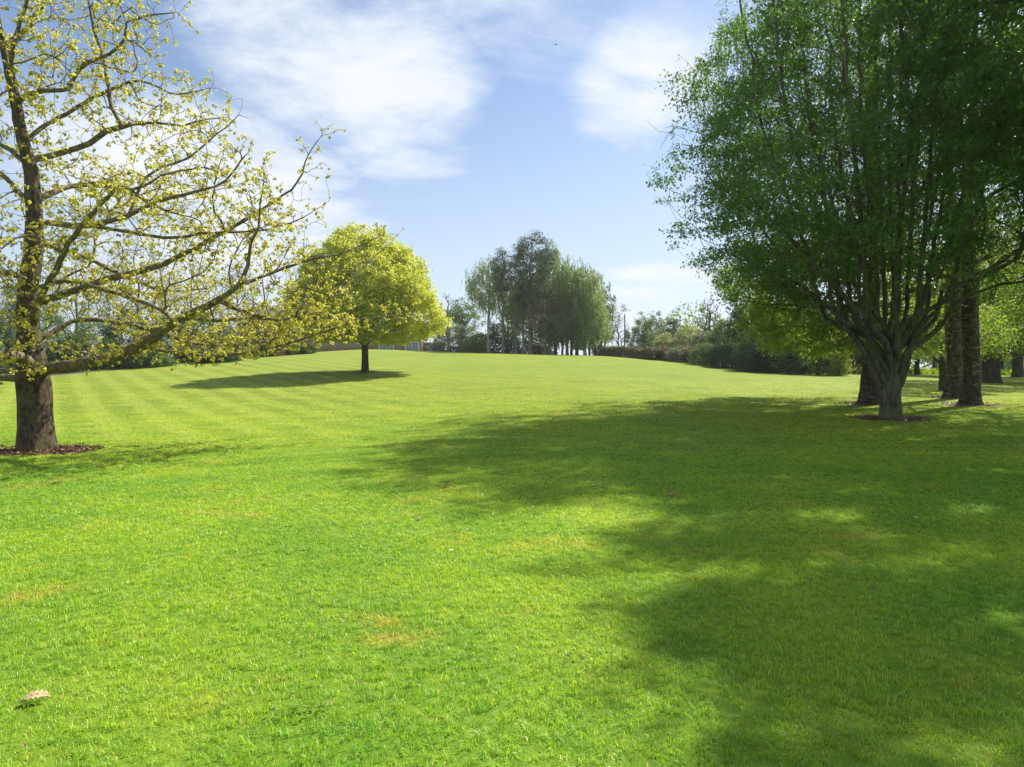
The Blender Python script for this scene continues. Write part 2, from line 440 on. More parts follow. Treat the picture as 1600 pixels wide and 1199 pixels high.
# ------------------------------------------------------------------ skeletons
class Skel:
    def __init__(self, cap=60000):
        self.p = np.zeros((cap, 3)); self.d = np.zeros((cap, 3)); self.par = np.full(cap, -1); self.pl = np.zeros(cap)
        self.order = np.zeros(cap, int); self.limb = np.full(cap, -1); self.minr = np.zeros(cap)
        self.n = 0; self.paths = []

    def add(self, par, pts, order, limb, minr=None):
        idx = []
        for q, p_ in enumerate(pts):
            i = self.n; self.n += 1
            self.p[i] = p_; self.par[i] = par; self.order[i] = order; self.limb[i] = limb
            if par >= 0:
                v = self.p[i] - self.p[par]; L = np.linalg.norm(v) + 1e-9; self.d[i] = v / L; self.pl[i] = self.pl[par] + L
            else: self.d[i] = (0, 0, 1)
            if minr is not None: self.minr[i] = minr[q]
            par = i; idx.append(i)
        self.paths.append((self.par[idx[0]], idx, order, limb)); return idx

    def polyline(self, par, ctrl, order, limb, step=.35, rad=None, wob=.02):
        """smooth curve through control points"""
        c = np.array(ctrl, float)
        if par >= 0: c = np.vstack([self.p[par], c])
        n_ = len(c); pts = []; rr = []
        rd = None if rad is None else np.array(rad, float)
        if rd is not None and par >= 0 and len(rd) == n_ - 1: rd = np.r_[rd[0], rd]
        for i in range(n_ - 1):
            p0 = c[max(i - 1, 0)]; p1 = c[i]; p2 = c[i + 1]; p3 = c[min(i + 2, n_ - 1)]
            m_ = max(1, int(np.linalg.norm(p2 - p1) / step))
            for q in range(m_):
                t = q / m_
                v = .5 * ((2 * p1) + (-p0 + p2) * t + (2 * p0 - 5 * p1 + 4 * p2 - p3) * t * t + (-p0 + 3 * p1 - 3 * p2 + p3) * t ** 3)
                pts.append(v + (rng.normal(0, wob, 3) if (q or i) else 0)); rr.append(0 if rd is None else rd[i] * (1 - t) + rd[i + 1] * t)
        pts.append(c[-1]); rr.append(0 if rd is None else rd[-1])
        if par >= 0: pts = pts[1:]; rr = rr[1:]
        return self.add(par, pts, order, limb, rr)

    def attach(self, T, order, bf=.25, asc=.35, step=.4, bend=.0, wob=.03, maxo=9, root_lo=0.0, newlimb=False, nmin=2):
        hd = np.hypot(T[:, 0] - self.p[0, 0], T[:, 1] - self.p[0, 1])
        o_ = np.argsort(hd + .35 * T[:, 2] + rng.normal(0, .3, len(T)))
        zlo = self.p[0, 2] + root_lo
        for t in T[o_]:
            n_ = self.n; dl = t - self.p[:n_]
            dh = np.hypot(dl[:, 0], dl[:, 1])
            dz_ = dl[:, 2] - asc * dh
            c = np.sqrt(dh * dh + dz_ * dz_) + bf * self.pl[:n_] + np.where(self.p[:n_, 2] < zlo, 50, 0)
            if maxo < 9: c = c + np.where(self.order[:n_] > maxo, 50, 0)
            i = int(np.argmin(c)); a = self.p[i]; v = t - a; L = np.linalg.norm(v)
            if L < .08: continue
            ctl = a + (self.d[i] * .45 + v / L * .55) * L * .45 + np.array([0, 0, bend * L])
            m_ = max(nmin, int(L / step)); s = np.linspace(0, 1, m_ + 1)[1:, None]
            pts = (1 - s) ** 2 * a + 2 * s * (1 - s) * ctl + s * s * t
            pts[:-1] += rng.normal(0, wob, (m_, 3))[:-1]
            lb = self.limb[i]
            if newlimb and lb < 0: lb = self.nl = getattr(self, 'nl', 100) + 1
            self.add(i, pts, order, lb)

    def radii(self, rtip, rtrunk):
        n_ = self.n; wv = np.zeros(n_); child = np.zeros(n_, bool); child[self.par[1:n_][self.par[1:n_] >= 0]] = True
        wv[~child] = 1
        for i in range(n_ - 1, 0, -1):
            if self.par[i] >= 0: wv[self.par[i]] += wv[i]
        p_ = math.log(rtrunk / rtip) / math.log(max(wv[0], 2))
        self.r = np.maximum(rtip * wv ** p_, self.minr[:n_])
        self.w = wv


def profile_points(n_, base, prof, bias=.75, lump=.22, seed=0, squash=None, ofs=(0, 0)):
    """points filling a crown whose radius at each height is given by prof [(z, r)...]; outline made uneven by lumps"""
    r_ = np.random.default_rng(seed + 1000)
    z = np.array([a for a, b in prof]); rr = np.array([b for a, b in prof])
    zz = np.linspace(z[0], z[-1], 60); rz = np.interp(zz, z, rr); wz = rz ** 1.6 + .01; wz /= wz.sum()
    h_ = r_.choice(zz, n_, p=wz) + r_.uniform(-.5, .5, n_) * (zz[1] - zz[0])
    an = r_.uniform(0, 2 * math.pi, n_)
    ph = r_.uniform(0, 6.28, 8); H = z[-1] - z[0]
    l_ = np.sin(2 * an + ph[0] + 3 * h_ / H * 2) + .8 * np.sin(3 * an + ph[1] - 9 * h_ / H) + .7 * np.sin(5 * an + ph[2] + 14 * h_ / H) + .5 * np.sin(8 * an + ph[3] - 22 * h_ / H)
    rad = np.interp(h_, z, rr) * (1 + lump * l_ / 2) * r_.uniform(0, 1, n_) ** (bias * .5)
    x = np.cos(an) * rad; y = np.sin(an) * rad
    if squash: x *= squash[0]; y *= squash[1]
    f = (h_ - z[0]) / H
    return np.c_[base[0] + x + ofs[0] * f, base[1] + y + ofs[1] * f, base[2] + h_]


def tree_objects(sk, root, bark, limb_mat, twig_mat, sides=(12, 7, 4, 3), twig_order=3, per_limb=False, rough=0.0, flare=0.0, min_r=0.0):
    """trunk, limbs and twigs as parts"""
    groups = {}
    base = np.array(root.location)
    for par, idx, order, limb in sk.paths:
        if par >= 0:
            Pn = sk.p[[par] + idx]; Rn = np.r_[min(sk.r[par], sk.r[idx[0]] * 1.25), sk.r[idx]]
        else: Pn = sk.p[idx]; Rn = sk.r[idx]
        Rn = Rn.copy(); Rn[-1] *= .6
        if Rn.max() < min_r: continue
        key = 'trunk' if order == 0 else ('twigs' if order >= twig_order else (('branch', limb) if per_limb else 'branches'))
        groups.setdefault(key, []).append((Pn - base, Rn, sides[min(order, len(sides) - 1)]))
    for key, it in sorted(groups.items(), key=lambda a: str(a[0])):
        if key == 'trunk':
            o = tubes_obj('trunk', it, bark, root)
            if rough or flare:
                me = o.data; n_ = len(me.vertices); co = np.empty(n_ * 3); me.vertices.foreach_get('co', co); co = co.reshape(-1, 3)
                an = np.arctan2(co[:, 1], co[:, 0]); zz = co[:, 2]
                cx = np.zeros(n_)
                r0 = it[0][1][0]
                fl = flare * np.exp(-np.maximum(zz, 0) / .35) * (1 + .45 * np.sin(5 * an + 1) + .25 * np.sin(3 * an))
                rr = 1 + fl
                rg = 1 + rough * (np.sin(an * 9 + zz * 1.3) + .7 * np.sin(an * 5 - zz * 2.1 + 1) + .6 * np.sin(an * 14 + 3 * np.sin(zz * 2)))
                low = zz < 3.0
                s_ = np.where(low, rr * rg, rg)
                k2 = it[0][2]; c0 = np.repeat(np.array(it[0][0]), k2, 0)
                m_ = len(c0)
                co[:m_, :2] = c0[:, :2] + (co[:m_, :2] - c0[:, :2]) * s_[:m_, None]
                me.vertices.foreach_set('co', co.ravel()); me.update()
        elif key == 'twigs': tubes_obj('twigs', it, twig_mat, root, stuff=True)
        elif key == 'branches': tubes_obj('branches', it, limb_mat, root, stuff=True)
        else: tubes_obj('branch', it, limb_mat, root)


def add_crown(root, V, Fc, T, mat, name='crown'):
    o = build(name, V - np.array(root.location), Fc, mat, root, tint=T); o['kind'] = 'stuff'; return o


def merge(parts):
    o_ = 0; V = []; Fc = []; T = []
    for v, f, t in parts:
        V.append(v); Fc.append(f + o_); T.append(t); o_ += len(v)
    return np.concatenate(V), np.concatenate(Fc), np.concatenate(T)


def simple_tree(name, label, cat, x, y, prof, rt, leafm, bark, n=(10, 70, 260), nl=6000, size=.2, group=None, seed=1, lean=(0, 0), top=.85, asc=.45,
                bias=.7, lump=.22, per=5, spread=.22, weep=0.0, sides=(8, 5, 4, 3), squash=None, up=.8, droop=.2, z=None, stems=1, extra=None,
                sdist=.8, leaf_low=0.0, bf=.22, twigr=.012, root_lo=None, ofs=(0, 0), flare=.3, bend=.0, wide=.62):
    z0 = gz(x, y) - .05 if z is None else z
    rng_state = np.random.default_rng(seed)
    root = thing(name, label, cat, (x, y, z0), group)
    b = np.array([x, y, z0]); H = prof[-1][0]
    sk = Skel(30000)
    lo = prof[0][0]
    for s in range(stems):
        if stems > 1:
            a = s * 2 * math.pi / stems + rng_state.uniform(-.4, .4); ex = math.cos(a) * sdist; ey = math.sin(a) * sdist
        else: ex = ey = 0
        pts = [b + np.array([ex * .15, ey * .15, 0])]
        for q in range(1, 9):
            f = q / 8; pts.append(b + np.array([lean[0] * f + ex * f * 1.6 + rng_state.normal(0, .02) * H * f * .6 + ofs[0] * f, lean[1] * f + ey * f * 1.6 + rng_state.normal(0, .02) * H * f * .6 + ofs[1] * f, H * top * f]))
        if s == 0: sk.polyline(-1, pts, 0, -1, step=.5)
        else: sk.polyline(0, pts[1:], 0, -1, step=.5)
    rl = lo * .8 if root_lo is None else root_lo
    for o_, cnt in enumerate(n):
        if cnt: sk.attach(profile_points(cnt, b, prof, bias=(.9, .8, bias)[min(o_, 2)], lump=lump, seed=seed * 10 + o_, squash=squash, ofs=ofs), o_ + 1, bf=bf, asc=asc if o_ < 2 else asc * .5,
                  step=.7, root_lo=rl, wob=.05, bend=bend)
    sk.radii(twigr, rt)
    tree_objects(sk, root, bark, bark, M['twig'], sides, twig_order=3, flare=flare, min_r=0)
    sel = np.where(sk.order[:sk.n] >= 2)[0] if leafm is not None else []
    if leafm is not None:
        C = sk.p[sel]; D = sk.d[sel]
        if weep > 0:
            ns = nl // 14
            ci = rng.integers(0, len(sel), ns); st = C[ci] + rnd(ns, spread)
            L = weep * rng.uniform(.3, 1.2, ns); kk = 14
            f = np.linspace(0, 1, kk)[None, :]
            sway = rnd(ns, .25); sway[:, 2] = 0
            pos = st[:, None, :] + np.stack([f * 0 + 0, f * 0, -f], -1) * L[:, None, None] + sway[:, None, :] * np.sqrt(f)[..., None] * .8
            pos = pos.reshape(-1, 3) + rnd(ns * kk, .05)
            keep = pos[:, 2] > z0 + leaf_low; pos = pos[keep]
            tn = np.clip(np.repeat(np.clip(rng.normal(.5, .22, ns), 0, 1), kk)[keep] + rng.normal(0, .15, len(pos)), 0, 1)
            V, Fc, T = leaves(pos, rnd(len(pos), .5) + np.array([0, 0, -1.]), rnd(len(pos), 1), size * rng.uniform(.7, 1.2, len(pos)), tn, wide=wide)
        else:
            V, Fc, T = spray(C, D, nl, size, per=per, spread=spread, up=up, droop=droop, wide=wide)
        add_crown(root, V, Fc, T, leafm)
    return root


def shrub(name, label, px, d, wpx, top_py, leafm, nl=7000, size=.16, seed=1, cat='shrub', group=None, cone=False, bark='dark_bark', base_gap=.05, up=.6, weep=0, dw=None, bottom=None):
    """px, d: where it stands; wpx and top_py: how wide and tall it looks"""
    x = X(px, d); z0 = gz(x, d); rad = wpx / F * d / 2; H = CAMZ - (top_py - HOR) / F * d - z0
    if cone: prof = [(.15, rad), (H * .3, rad * .85), (H * .65, rad * .5), (H, .12)]
    else: prof = [(base_gap, rad * .82), (H * .25, rad), (H * .6, rad * .92), (H * .85, rad * .62), (H, rad * .22)]
    return simple_tree(name, label, cat, x, d, prof, max(.05, H * .025), leafm, M[bark], n=(8, 40, 160), nl=nl, size=size, seed=seed, top=.8, asc=.5, bias=.42,
                       spread=size * 1.1, stems=1 if cone else 3, sdist=rad * .35, per=5, lump=.16, group=group, up=up, root_lo=0.0, flare=0, weep=weep, squash=(1, dw) if dw else None)


# ================================================================== GROUND
xs = np.unique(np.r_[np.linspace(-900, -120, 14), np.linspace(-120, -30, 40), np.linspace(-30, 30, 140), np.linspace(30, 120, 40), np.linspace(120, 900, 14)])
ys = np.unique(np.r_[np.linspace(-300, -30, 8), np.linspace(-30, 0, 20), np.linspace(0, 40, 130), np.linspace(40, 110, 120), np.linspace(110, 190, 40), np.linspace(190, 1500, 14)])
gx, gy = np.meshgrid(xs, ys)
gzv = ground(gx, gy)
V = np.c_[gx.ravel(), gy.ravel(), gzv.ravel()]
nx = len(xs); i = np.arange((len(ys) - 1) * nx).reshape(len(ys) - 1, nx)[:, :-1].ravel()
tag(build('lawn', V, np.c_[i, i + 1, i + nx + 1, i + nx], M['turf'], smooth=True), kind='structure')


def sheet(name, outline, mat, lift=.006, sub=14):
    """thin sheet that follows the ground inside an outline of (x,y) points (fan round the centre)"""
    o_ = np.array(outline, float); c = o_.mean(0); n_ = len(o_); V = []
    for s in range(1, sub + 1):
        f = s / sub
        V.append(c + (o_ - c) * f)
    V = np.vstack([c[None]] + V); z = ground(V[:, 0], V[:, 1]) + lift
    edge = np.zeros(len(V), bool); edge[-n_:] = True; z[edge] -= lift + .02
    V = np.c_[V, z]; Fc = []
    for q in range(n_):
        q2 = (q + 1) % n_
        Fc.append((0, 1 + q, 1 + q2, 0))
    tri = np.array([(0, 1 + q, 1 + (q + 1) % n_) for q in range(n_)])
    quads = []
    for s in range(sub - 1):
        for q in range(n_):
            q2 = (q + 1) % n_; quads += [(1 + s * n_ + q, 1 + (s + 1) * n_ + q, 1 + (s + 1) * n_ + q2), (1 + s * n_ + q, 1 + (s + 1) * n_ + q2, 1 + s * n_ + q2)]
    return build(name, V, np.vstack([tri, np.array(quads)]), mat, smooth=True)


def mulch(x, y, r, seed, n_chips=900, ex=1.25):
    r_ = np.random.default_rng(seed); an = np.linspace(0, 2 * math.pi, 40, endpoint=False)
    rad = r * (1 + .10 * np.sin(3 * an + seed) + .07 * np.sin(7 * an) + r_.normal(0, .03, 40))
    o = sheet('soil', np.c_[x + np.cos(an) * rad * ex, y + np.sin(an) * rad], M['soil'], lift=.03, sub=8); tag(o, kind='structure')
    a = r_.uniform(0, 2 * math.pi, n_chips); q = r * np.sqrt(r_.uniform(0, 1.1, n_chips))
    cx_, cy_ = x + np.cos(a) * q * ex, y + np.sin(a) * q
    C = np.c_[cx_, cy_, ground(cx_, cy_) + .045]
    V, Fc, T = leaves(C, rnd(n_chips) * np.array([1, 1, .25]), rnd(n_chips, .35) + np.array([0, 0, 1.]), r_.uniform(.03, .11, n_chips), r_.uniform(0, 1, n_chips), wide=.5)
    tag(build('bark_chips', V, Fc, M['chip'], tint=T), kind='stuff')


def gp(px, d): return X(px, d), d


# ================================================================== LEFT OAK
def left_oak():
    d0 = 14.2; x0 = X(57, d0); z0 = gz(x0, d0) - .04
    root = thing('oak_tree', 'big spreading oak with sparse yellow-green young leaves and thick brown trunk, in the left foreground', 'tree', (x0, d0, z0))
    sk = Skel(60000)
    tp = [(57, 707, 0, .335), (56, 680, 0, .32), (54, 640, 0, .305), (53, 600, 0, .315), (50, 570, 0, .28), (46, 530, 0, .22), (44, 480, .05, .20), (46, 440, .05, .185), (54, 398, .1, .175), (56, 337, .1, .155),
          (53, 290, .1, .145), (50, 262, .1, .13), (36, 205, .15, .115), (26, 148, .15, .10), (13, 84, .2, .09), (0, 30, .2, .07), (-12, -60, .3, .05), (-10, -150, .4, .03)]
    tr = sk.polyline(-1, [P3(a, b, d0 + c) for a, b, c, r in tp], 0, -1, step=.16, rad=[t[3] for t in tp], wob=.006)
    tr = np.array(tr)

    def near(px, py, pool=None):
        p_ = P3(px, py, d0); idx = tr if pool is None else np.array(pool)
        q = sk.p[idx]; e = np.hypot((q[:, 0] / q[:, 1] - p_[0] / p_[1]), (q[:, 2] - CAMZ) / q[:, 1] - (p_[2] - CAMZ) / p_[1]); return int(idx[np.argmin(e)])

    nl = [0]

    def limb(pts, r0, r1, dz_=0.0, pool=None, order=1, lb=None, d_start=None):
        """pts in picture columns/rows of the photograph, dz_: how far towards or away from the viewer its tip goes"""
        par = near(*pts[0], pool); ds = sk.p[par][1]
        n_ = len(pts) - 1
        c = [P3(a, b, ds + dz_ * ((i + 1) / n_)) for i, (a, b) in enumerate(pts[1:])]
        if lb is None: nl[0] += 1; lb = nl[0]
        return sk.polyline(par, c, order, lb, step=.2, rad=list(np.linspace(r0, r1, n_) * .80), wob=.008)

    L1 = limb([(58, 578), (85, 575), (115, 571), (170, 560), (222, 540), (250, 521), (292, 494), (340, 470), (371, 447), (388, 415), (392, 380), (405, 355), (408, 318), (414, 285)], .125, .009, -1.2)
    L2 = limb([(46, 482), (75, 468), (111, 457), (169, 437), (236, 420), (270, 407), (293, 395), (337, 371), (391, 341), (418, 324), (466, 287), (483, 243), (503, 216)], .105, .008, .8)
    limb([(222, 540), (253, 548), (324, 557), (371, 552), (422, 545), (470, 530), (520, 515), (560, 500)], .045, .007, 2.6, L1, 1, 1)
    limb([(292, 494), (340, 500), (400, 497), (450, 498), (510, 470), (545, 440), (575, 412), (605, 385)], .045, .009, 3.4, L1, 1, 1)
    limb([(371, 447), (430, 425), (490, 405), (540, 395), (590, 372)], .038, .008, 2.4, L1, 1, 1)
    limb([(340, 470), (390, 490), (440, 500), (490, 488), (540, 500), (600, 495), (640, 492)], .035, .008, 3.6, L1, 1, 1)
    limb([(250, 521), (300, 535), (360, 540), (420, 532), (470, 515), (530, 520)], .035, .006, 4.2, L1, 1, 1)
    L4 = limb([(56, 352), (78, 350), (142, 353), (202, 337), (236, 321), (287, 307), (321, 297), (354, 283), (381, 250), (392, 238)], .072, .010, -1.6)
    limb([(205, 336), (218, 300), (230, 280), (256, 262), (297, 250), (324, 226), (358, 199), (375, 182), (392, 187)], .034, .007, .5, L4, 1, 3)
    limb([(142, 353), (200, 362), (260, 372), (330, 365), (400, 362), (455, 350), (505, 322)], .036, .007, .8, L4, 1, 3)
    L5 = limb([(50, 256), (64, 250), (101, 240), (142, 226), (169, 206), (195, 200), (243, 194), (287, 199), (324, 189), (358, 186)], .085, .008, 1.2)
    limb([(182, 203), (178, 169), (172, 128), (165, 95), (152, 50), (143, 0), (140, -60)], .040, .010, .5, L5, 1, 4)
    L6 = limb([(28, 160), (45, 152), (67, 145), (111, 142), (118, 125), (142, 101), (175, 88), (199, 64), (202, 40), (229, 30), (277, 24)], .062, .008, -1.0)
    limb([(14, 82), (40, 57), (61, 30), (78, 0), (95, -60), (120, -120)], .06, .015, .6)
    limb([(50, 573), (40, 562), (25, 556), (-10, 553), (-70, 535), (-150, 500), (-230, 440)], .13, .03, -3.4)
    limb([(52, 600), (28, 592), (0, 590), (-60, 588), (-140, 570), (-220, 540)], .11, .03, .8)
    limb([(54, 325), (30, 300), (0, 270), (-60, 230), (-130, 190), (-200, 170)], .06, .015, .5)
    limb([(48, 262), (20, 236), (0, 226), (-60, 190), (-120, 120)], .06, .015, -.5)
    limb([(46, 440), (10, 425), (-40, 420), (-120, 390), (-220, 350)], .07, .015, -3.6)
    # limbs towards and away from the viewer
    limb([(50, 500), (62, 470), (90, 420), (110, 380), (150, 330), (190, 290)], .07, .012, -2.8)
    limb([(46, 470), (60, 450), (110, 440), (170, 455), (240, 480), (300, 520), (350, 545)], .06, .012, -2.4)
    limb([(52, 380), (80, 385), (130, 400), (190, 430), (260, 455), (330, 450)], .06, .012, 3.2)
    limb([(54, 320), (90, 300), (140, 290), (200, 300), (260, 330), (300, 340)], .055, .012, 3.5)
    limb([(50, 540), (80, 520), (130, 500), (190, 505), (260, 520), (330, 530), (400, 525)], .06, .012, 2.6)
    limb([(40, 230), (70, 200), (110, 180), (160, 150), (220, 130), (280, 150), (330, 140)], .05, .010, 2.4)
    limb([(30, 180), (20, 120), (30, 60), (50, 0), (70, -80)], .05, .012, -2.0)
    # side branches fill the space round the limbs
    main = np.where((sk.order[:sk.n] == 1))[0]
    lim = np.array([(-150, 60), (30, 275), (130, 335), (190, 385), (250, 440), (300, 490), (340, 500), (400, 530), (440, 580), (480, 600), (520, 600), (545, 540), (572, 330), (580, 150)])

    def around(n_, s, sz):
        ci = rng.choice(main, n_ * 3); off = rng.normal(0, 1, (n_ * 3, 3)); q = sk.p[ci] + off * np.array([s, s, sz]); free = np.abs(off).max(1) < .9
        py = HOR - (q[:, 2] - CAMZ) / q[:, 1] * F; px = 800 + q[:, 0] / q[:, 1] * F
        mx = np.interp(py, [-150, 30, 130, 190, 250, 300, 400, 440, 480, 520, 545, 572, 585], [200, 265, 335, 380, 430, 475, 500, 540, 560, 560, 500, 330, 100])
        k_ = (px < mx) & (py < 582) & (px < mx - rng.uniform(0, 30, len(px)))
        k_ |= free & (rng.random(len(px)) < .6)
        return q[k_][:n_]
    sk.attach(around(230, .55, .5), 2, bf=.05, asc=.25, step=.16, wob=.018, root_lo=1.7)
    sk.attach(around(300, 1.0, .16), 2, bf=.02, asc=.05, step=.3, wob=.012, root_lo=1.7)
    main = np.where((sk.order[:sk.n] >= 1))[0]
    sk.attach(around(900, .42, .32), 3, bf=.03, asc=.1, step=.13, wob=.016, root_lo=1.7)
    sk.attach(around(1100, .60, .10), 3, bf=.01, asc=.05, step=.22, wob=.010, root_lo=1.7)
    main = np.where((sk.order[:sk.n] >= 2))[0]
    ends = [i for par, idx, o_, lb in sk.paths if o_ == 1 for i in idx[int(len(idx) * .35):]]
    ends = rng.choice(ends, 1000); sk.attach(sk.p[ends] + rnd(1000, .20) + np.array([.08, 0, .06]), 3, bf=.02, asc=.2, step=.12, wob=.012, root_lo=1.7)
    main = np.where((sk.order[:sk.n] >= 2))[0]
    sk.attach(around(3200, .20, .16), 4, bf=.02, asc=.2, step=.12, wob=.010, root_lo=1.7)
    sk.radii(.0038, .26)
    tree_objects(sk, root, M['oak_bark'], M['limb_bark'], M['twig'], sides=(28, 10, 6, 4, 3), twig_order=3, per_limb=True, rough=.018, flare=.17)
    # young leaves hang in rosettes from the twig ends
    n_ = sk.n; child = np.zeros(n_, bool); child[sk.par[1:n_]] = True
    tips = np.where((~child) & (sk.order[:n_] >= 1))[0]
    more = rng.choice(np.where(sk.order[:n_] >= 3)[0], 5600, replace=False)
    cc = np.r_[tips, tips[rng.random(len(tips)) < .25], more]; per = 6
    C = np.repeat(sk.p[cc] + rnd(len(cc), .015), per, 0)
    A = np.repeat(sk.d[cc], per, 0) * .5 + rnd(len(C), .75) + np.array([0, 0, -.55])
    sz = np.repeat(rng.uniform(.030, .080, len(cc)), per) * rng.uniform(.7, 1.2, len(C))
    T = np.clip(np.repeat(rng.normal(.62, .25, len(cc)), per) + rng.normal(0, .1, len(C)), 0, 1)
    V, Fc, T = leaves(C + nrm(A) * .012, A, rnd(len(C), .7) + np.array([0, 0, .8]), sz, T, wide=.62, big=True)
    add_crown(root, V, Fc, T, M['oak_leaf'])
    mulch(x0 + .15, d0 - .1, .80, 3, 1300, 1.4)


left_oak()


# ================================================================== GOLDEN MAPLE
def golden_maple():
    d = 45; x = X(570, d)
    prof = [(2.2, 3.0), (2.7, 4.5), (3.5, 4.85), (4.8, 4.75), (6.4, 4.25), (7.7, 3.4), (8.8, 2.2), (9.6, .9)]
    r = simple_tree('maple_tree', 'round-crowned maple with bright yellow-green leaves alone on the open lawn', 'tree', x, d, prof, .22, M['maple_leaf'], M['dark_bark'], n=(26, 260, 1500), nl=100000, size=.15,
                    seed=5, asc=.55, bias=.45, lump=.15, per=9, spread=.17, sides=(12, 6, 4, 3), up=1.2, droop=.45, top=.8, twigr=.007, flare=.25, root_lo=1.6, wide=.8)
    mulch(x, d, .5, 8, 160)


golden_maple()


# ================================================================== RIGHT GROUP
def hornbeam():
    d = 22.0; x = X(1393, d); z0 = gz(x, d) - .05; b = np.array([x, d, z0])
    root = thing('hornbeam_tree', 'many-stemmed hornbeam fanning up from a short grey trunk, nearest tree on the right', 'tree', (x, d, z0))
    sk = Skel(60000)
    tr = sk.polyline(-1, [b, b + (.0, 0, .25), b + (-.03, 0, .8), b + (-.04, 0, 1.2), b + (-.05, 0, 1.6), b + (0, 0, 2.0)], 0, -1, step=.13, rad=[.31, .265, .235, .22, .19, .10], wob=.004)
    r_ = np.random.default_rng(4)
    # stems: (picture column at y=400, at y=200, at y=0, depth offset)
    st = [(1262, 1190, 1150, 0.5), (1290, 1230, 1205, -1.5), (1318, 1265, 1240, 1.5), (1338, 1300, 1285, -.6), (1352, 1328, 1300, 1.2), (1366, 1345, 1340, -1.4), (1380, 1368, 1362, .4), (1392, 1385, 1388, 1.6), (1404, 1402, 1410, -1.0),
          (1420, 1432, 1440, .8), (1438, 1455, 1470, -1.6), (1455, 1490, 1510, .6), (1478, 1525, 1560, 1.8), (1500, 1560, 1610, -1.0), (1400, 1420, 1400, -2.6), (1350, 1330, 1310, -3.0), (1440, 1480, 1500, 3.2), (1300, 1270, 1240, 3.2)]
    for q, (a, c, e, dd) in enumerate(st):
        f0 = int(tr[int(len(tr) * r_.uniform(.52, .92))])
        p_ = sk.p[f0]
        ex = (a - 1393) / 130.0
        pts = [p_ + np.array([ex * .64, dd * .15, .80]), P3(1393 + (a - 1393) * .80, 497, d + dd * .30), P3(a, 400, d + dd * .55), P3((a + c) / 2, 300, d + dd * .8), P3(c, 200, d + dd), P3((c + e) / 2, 100, d + dd * 1.1), P3(e, 0, d + dd * 1.15),
               P3(e + (e - c) * .6, -110, d + dd * 1.2), P3(e + (e - c), -190 - r_.uniform(0, 60), d + dd * 1.1)]
        sk.polyline(f0, pts, 1, q + 1, step=.4, rad=[.085, .070, .062, .056, .050, .043, .032, .022, .01], wob=.03)
    # low side stems leaving the trunk on either side
    for q, pts in enumerate([[(1372, 600), (1350, 548), (1318, 505), (1275, 465), (1220, 432), (1170, 410), (1130, 395)], [(1412, 592), (1425, 548), (1440, 512), (1470, 475), (1510, 440), (1560, 410), (1620, 380)],
                             [(1378, 590), (1352, 520), (1320, 470), (1270, 410), (1215, 360), (1160, 320), (1115, 290)], [(1408, 580), (1430, 510), (1448, 450), (1480, 380), (1530, 320), (1590, 280), (1640, 250)],
                             [(1380, 570), (1345, 500), (1300, 440), (1240, 380), (1190, 330), (1140, 260)]]):
        dd = [-1.0, .8, 1.5, -1.5, -2.2][q]
        f0 = int(tr[int(len(tr) * .3)]) if q == 1 else int(tr[int(len(tr) * .45)])
        n_ = len(pts)
        sk.polyline(f0, [P3(a, c, d + dd * (i / (n_ - 1))) for i, (a, c) in enumerate(pts)], 1, 30 + q, step=.35, rad=list(np.linspace(.10, .012, n_)), wob=.03)
    prof = [(3.7, 2.4), (4.7, 4.9), (6, 5.9), (8, 5.9), (10, 5.7), (12.5, 5.6), (14, 4.6), (15.5, 3.2), (17, 1)]
    sk.attach(profile_points(420, b, prof, bias=.7, lump=.30, seed=41), 2, bf=.10, asc=.75, step=.45, root_lo=2.2)
    sk.attach(profile_points(2000, b, prof, bias=.75, lump=.30, seed=42), 3, bf=.05, asc=.5, step=.35, root_lo=2.6)
    sk.attach(profile_points(2300, b, prof, bias=.6, lump=.30, seed=43), 4, bf=.03, asc=.35, step=.3, root_lo=2.8)
    sk.radii(.006, .30)
    tree_objects(sk, root, M['hornbeam_bark'], M['hornbeam_bark'], M['twig'], sides=(26, 9, 5, 3, 3), twig_order=3, per_limb=True, rough=.028, flare=.22)
    sel = np.where(sk.order[:sk.n] >= 3)[0]
    rr_ = np.hypot(sk.p[sel, 0] - x, sk.p[sel, 1] - d) / 6.0
    sel = sel[rng.random(len(sel)) < np.clip(.10 + rr_ ** 1.7 * 1.3, 0, 1)]
    sel = sel[~((sk.p[sel, 0] > x + 1.0) & (sk.p[sel, 2] < z0 + 8.5) & (rng.random(len(sel)) < .62))]
    sel = sel[rng.random(len(sel)) < .55]
    V, Fc, T = spray(sk.p[sel], sk.d[sel], 122000, .118, per=20, spread=.22, up=2.4, droop=.15, along=.5, flat=.20, wide=.62)
    add_crown(root, V, Fc, T, M['hornbeam_leaf'])
    mulch(x, d, .95, 11, 800, 1.3)


hornbeam()


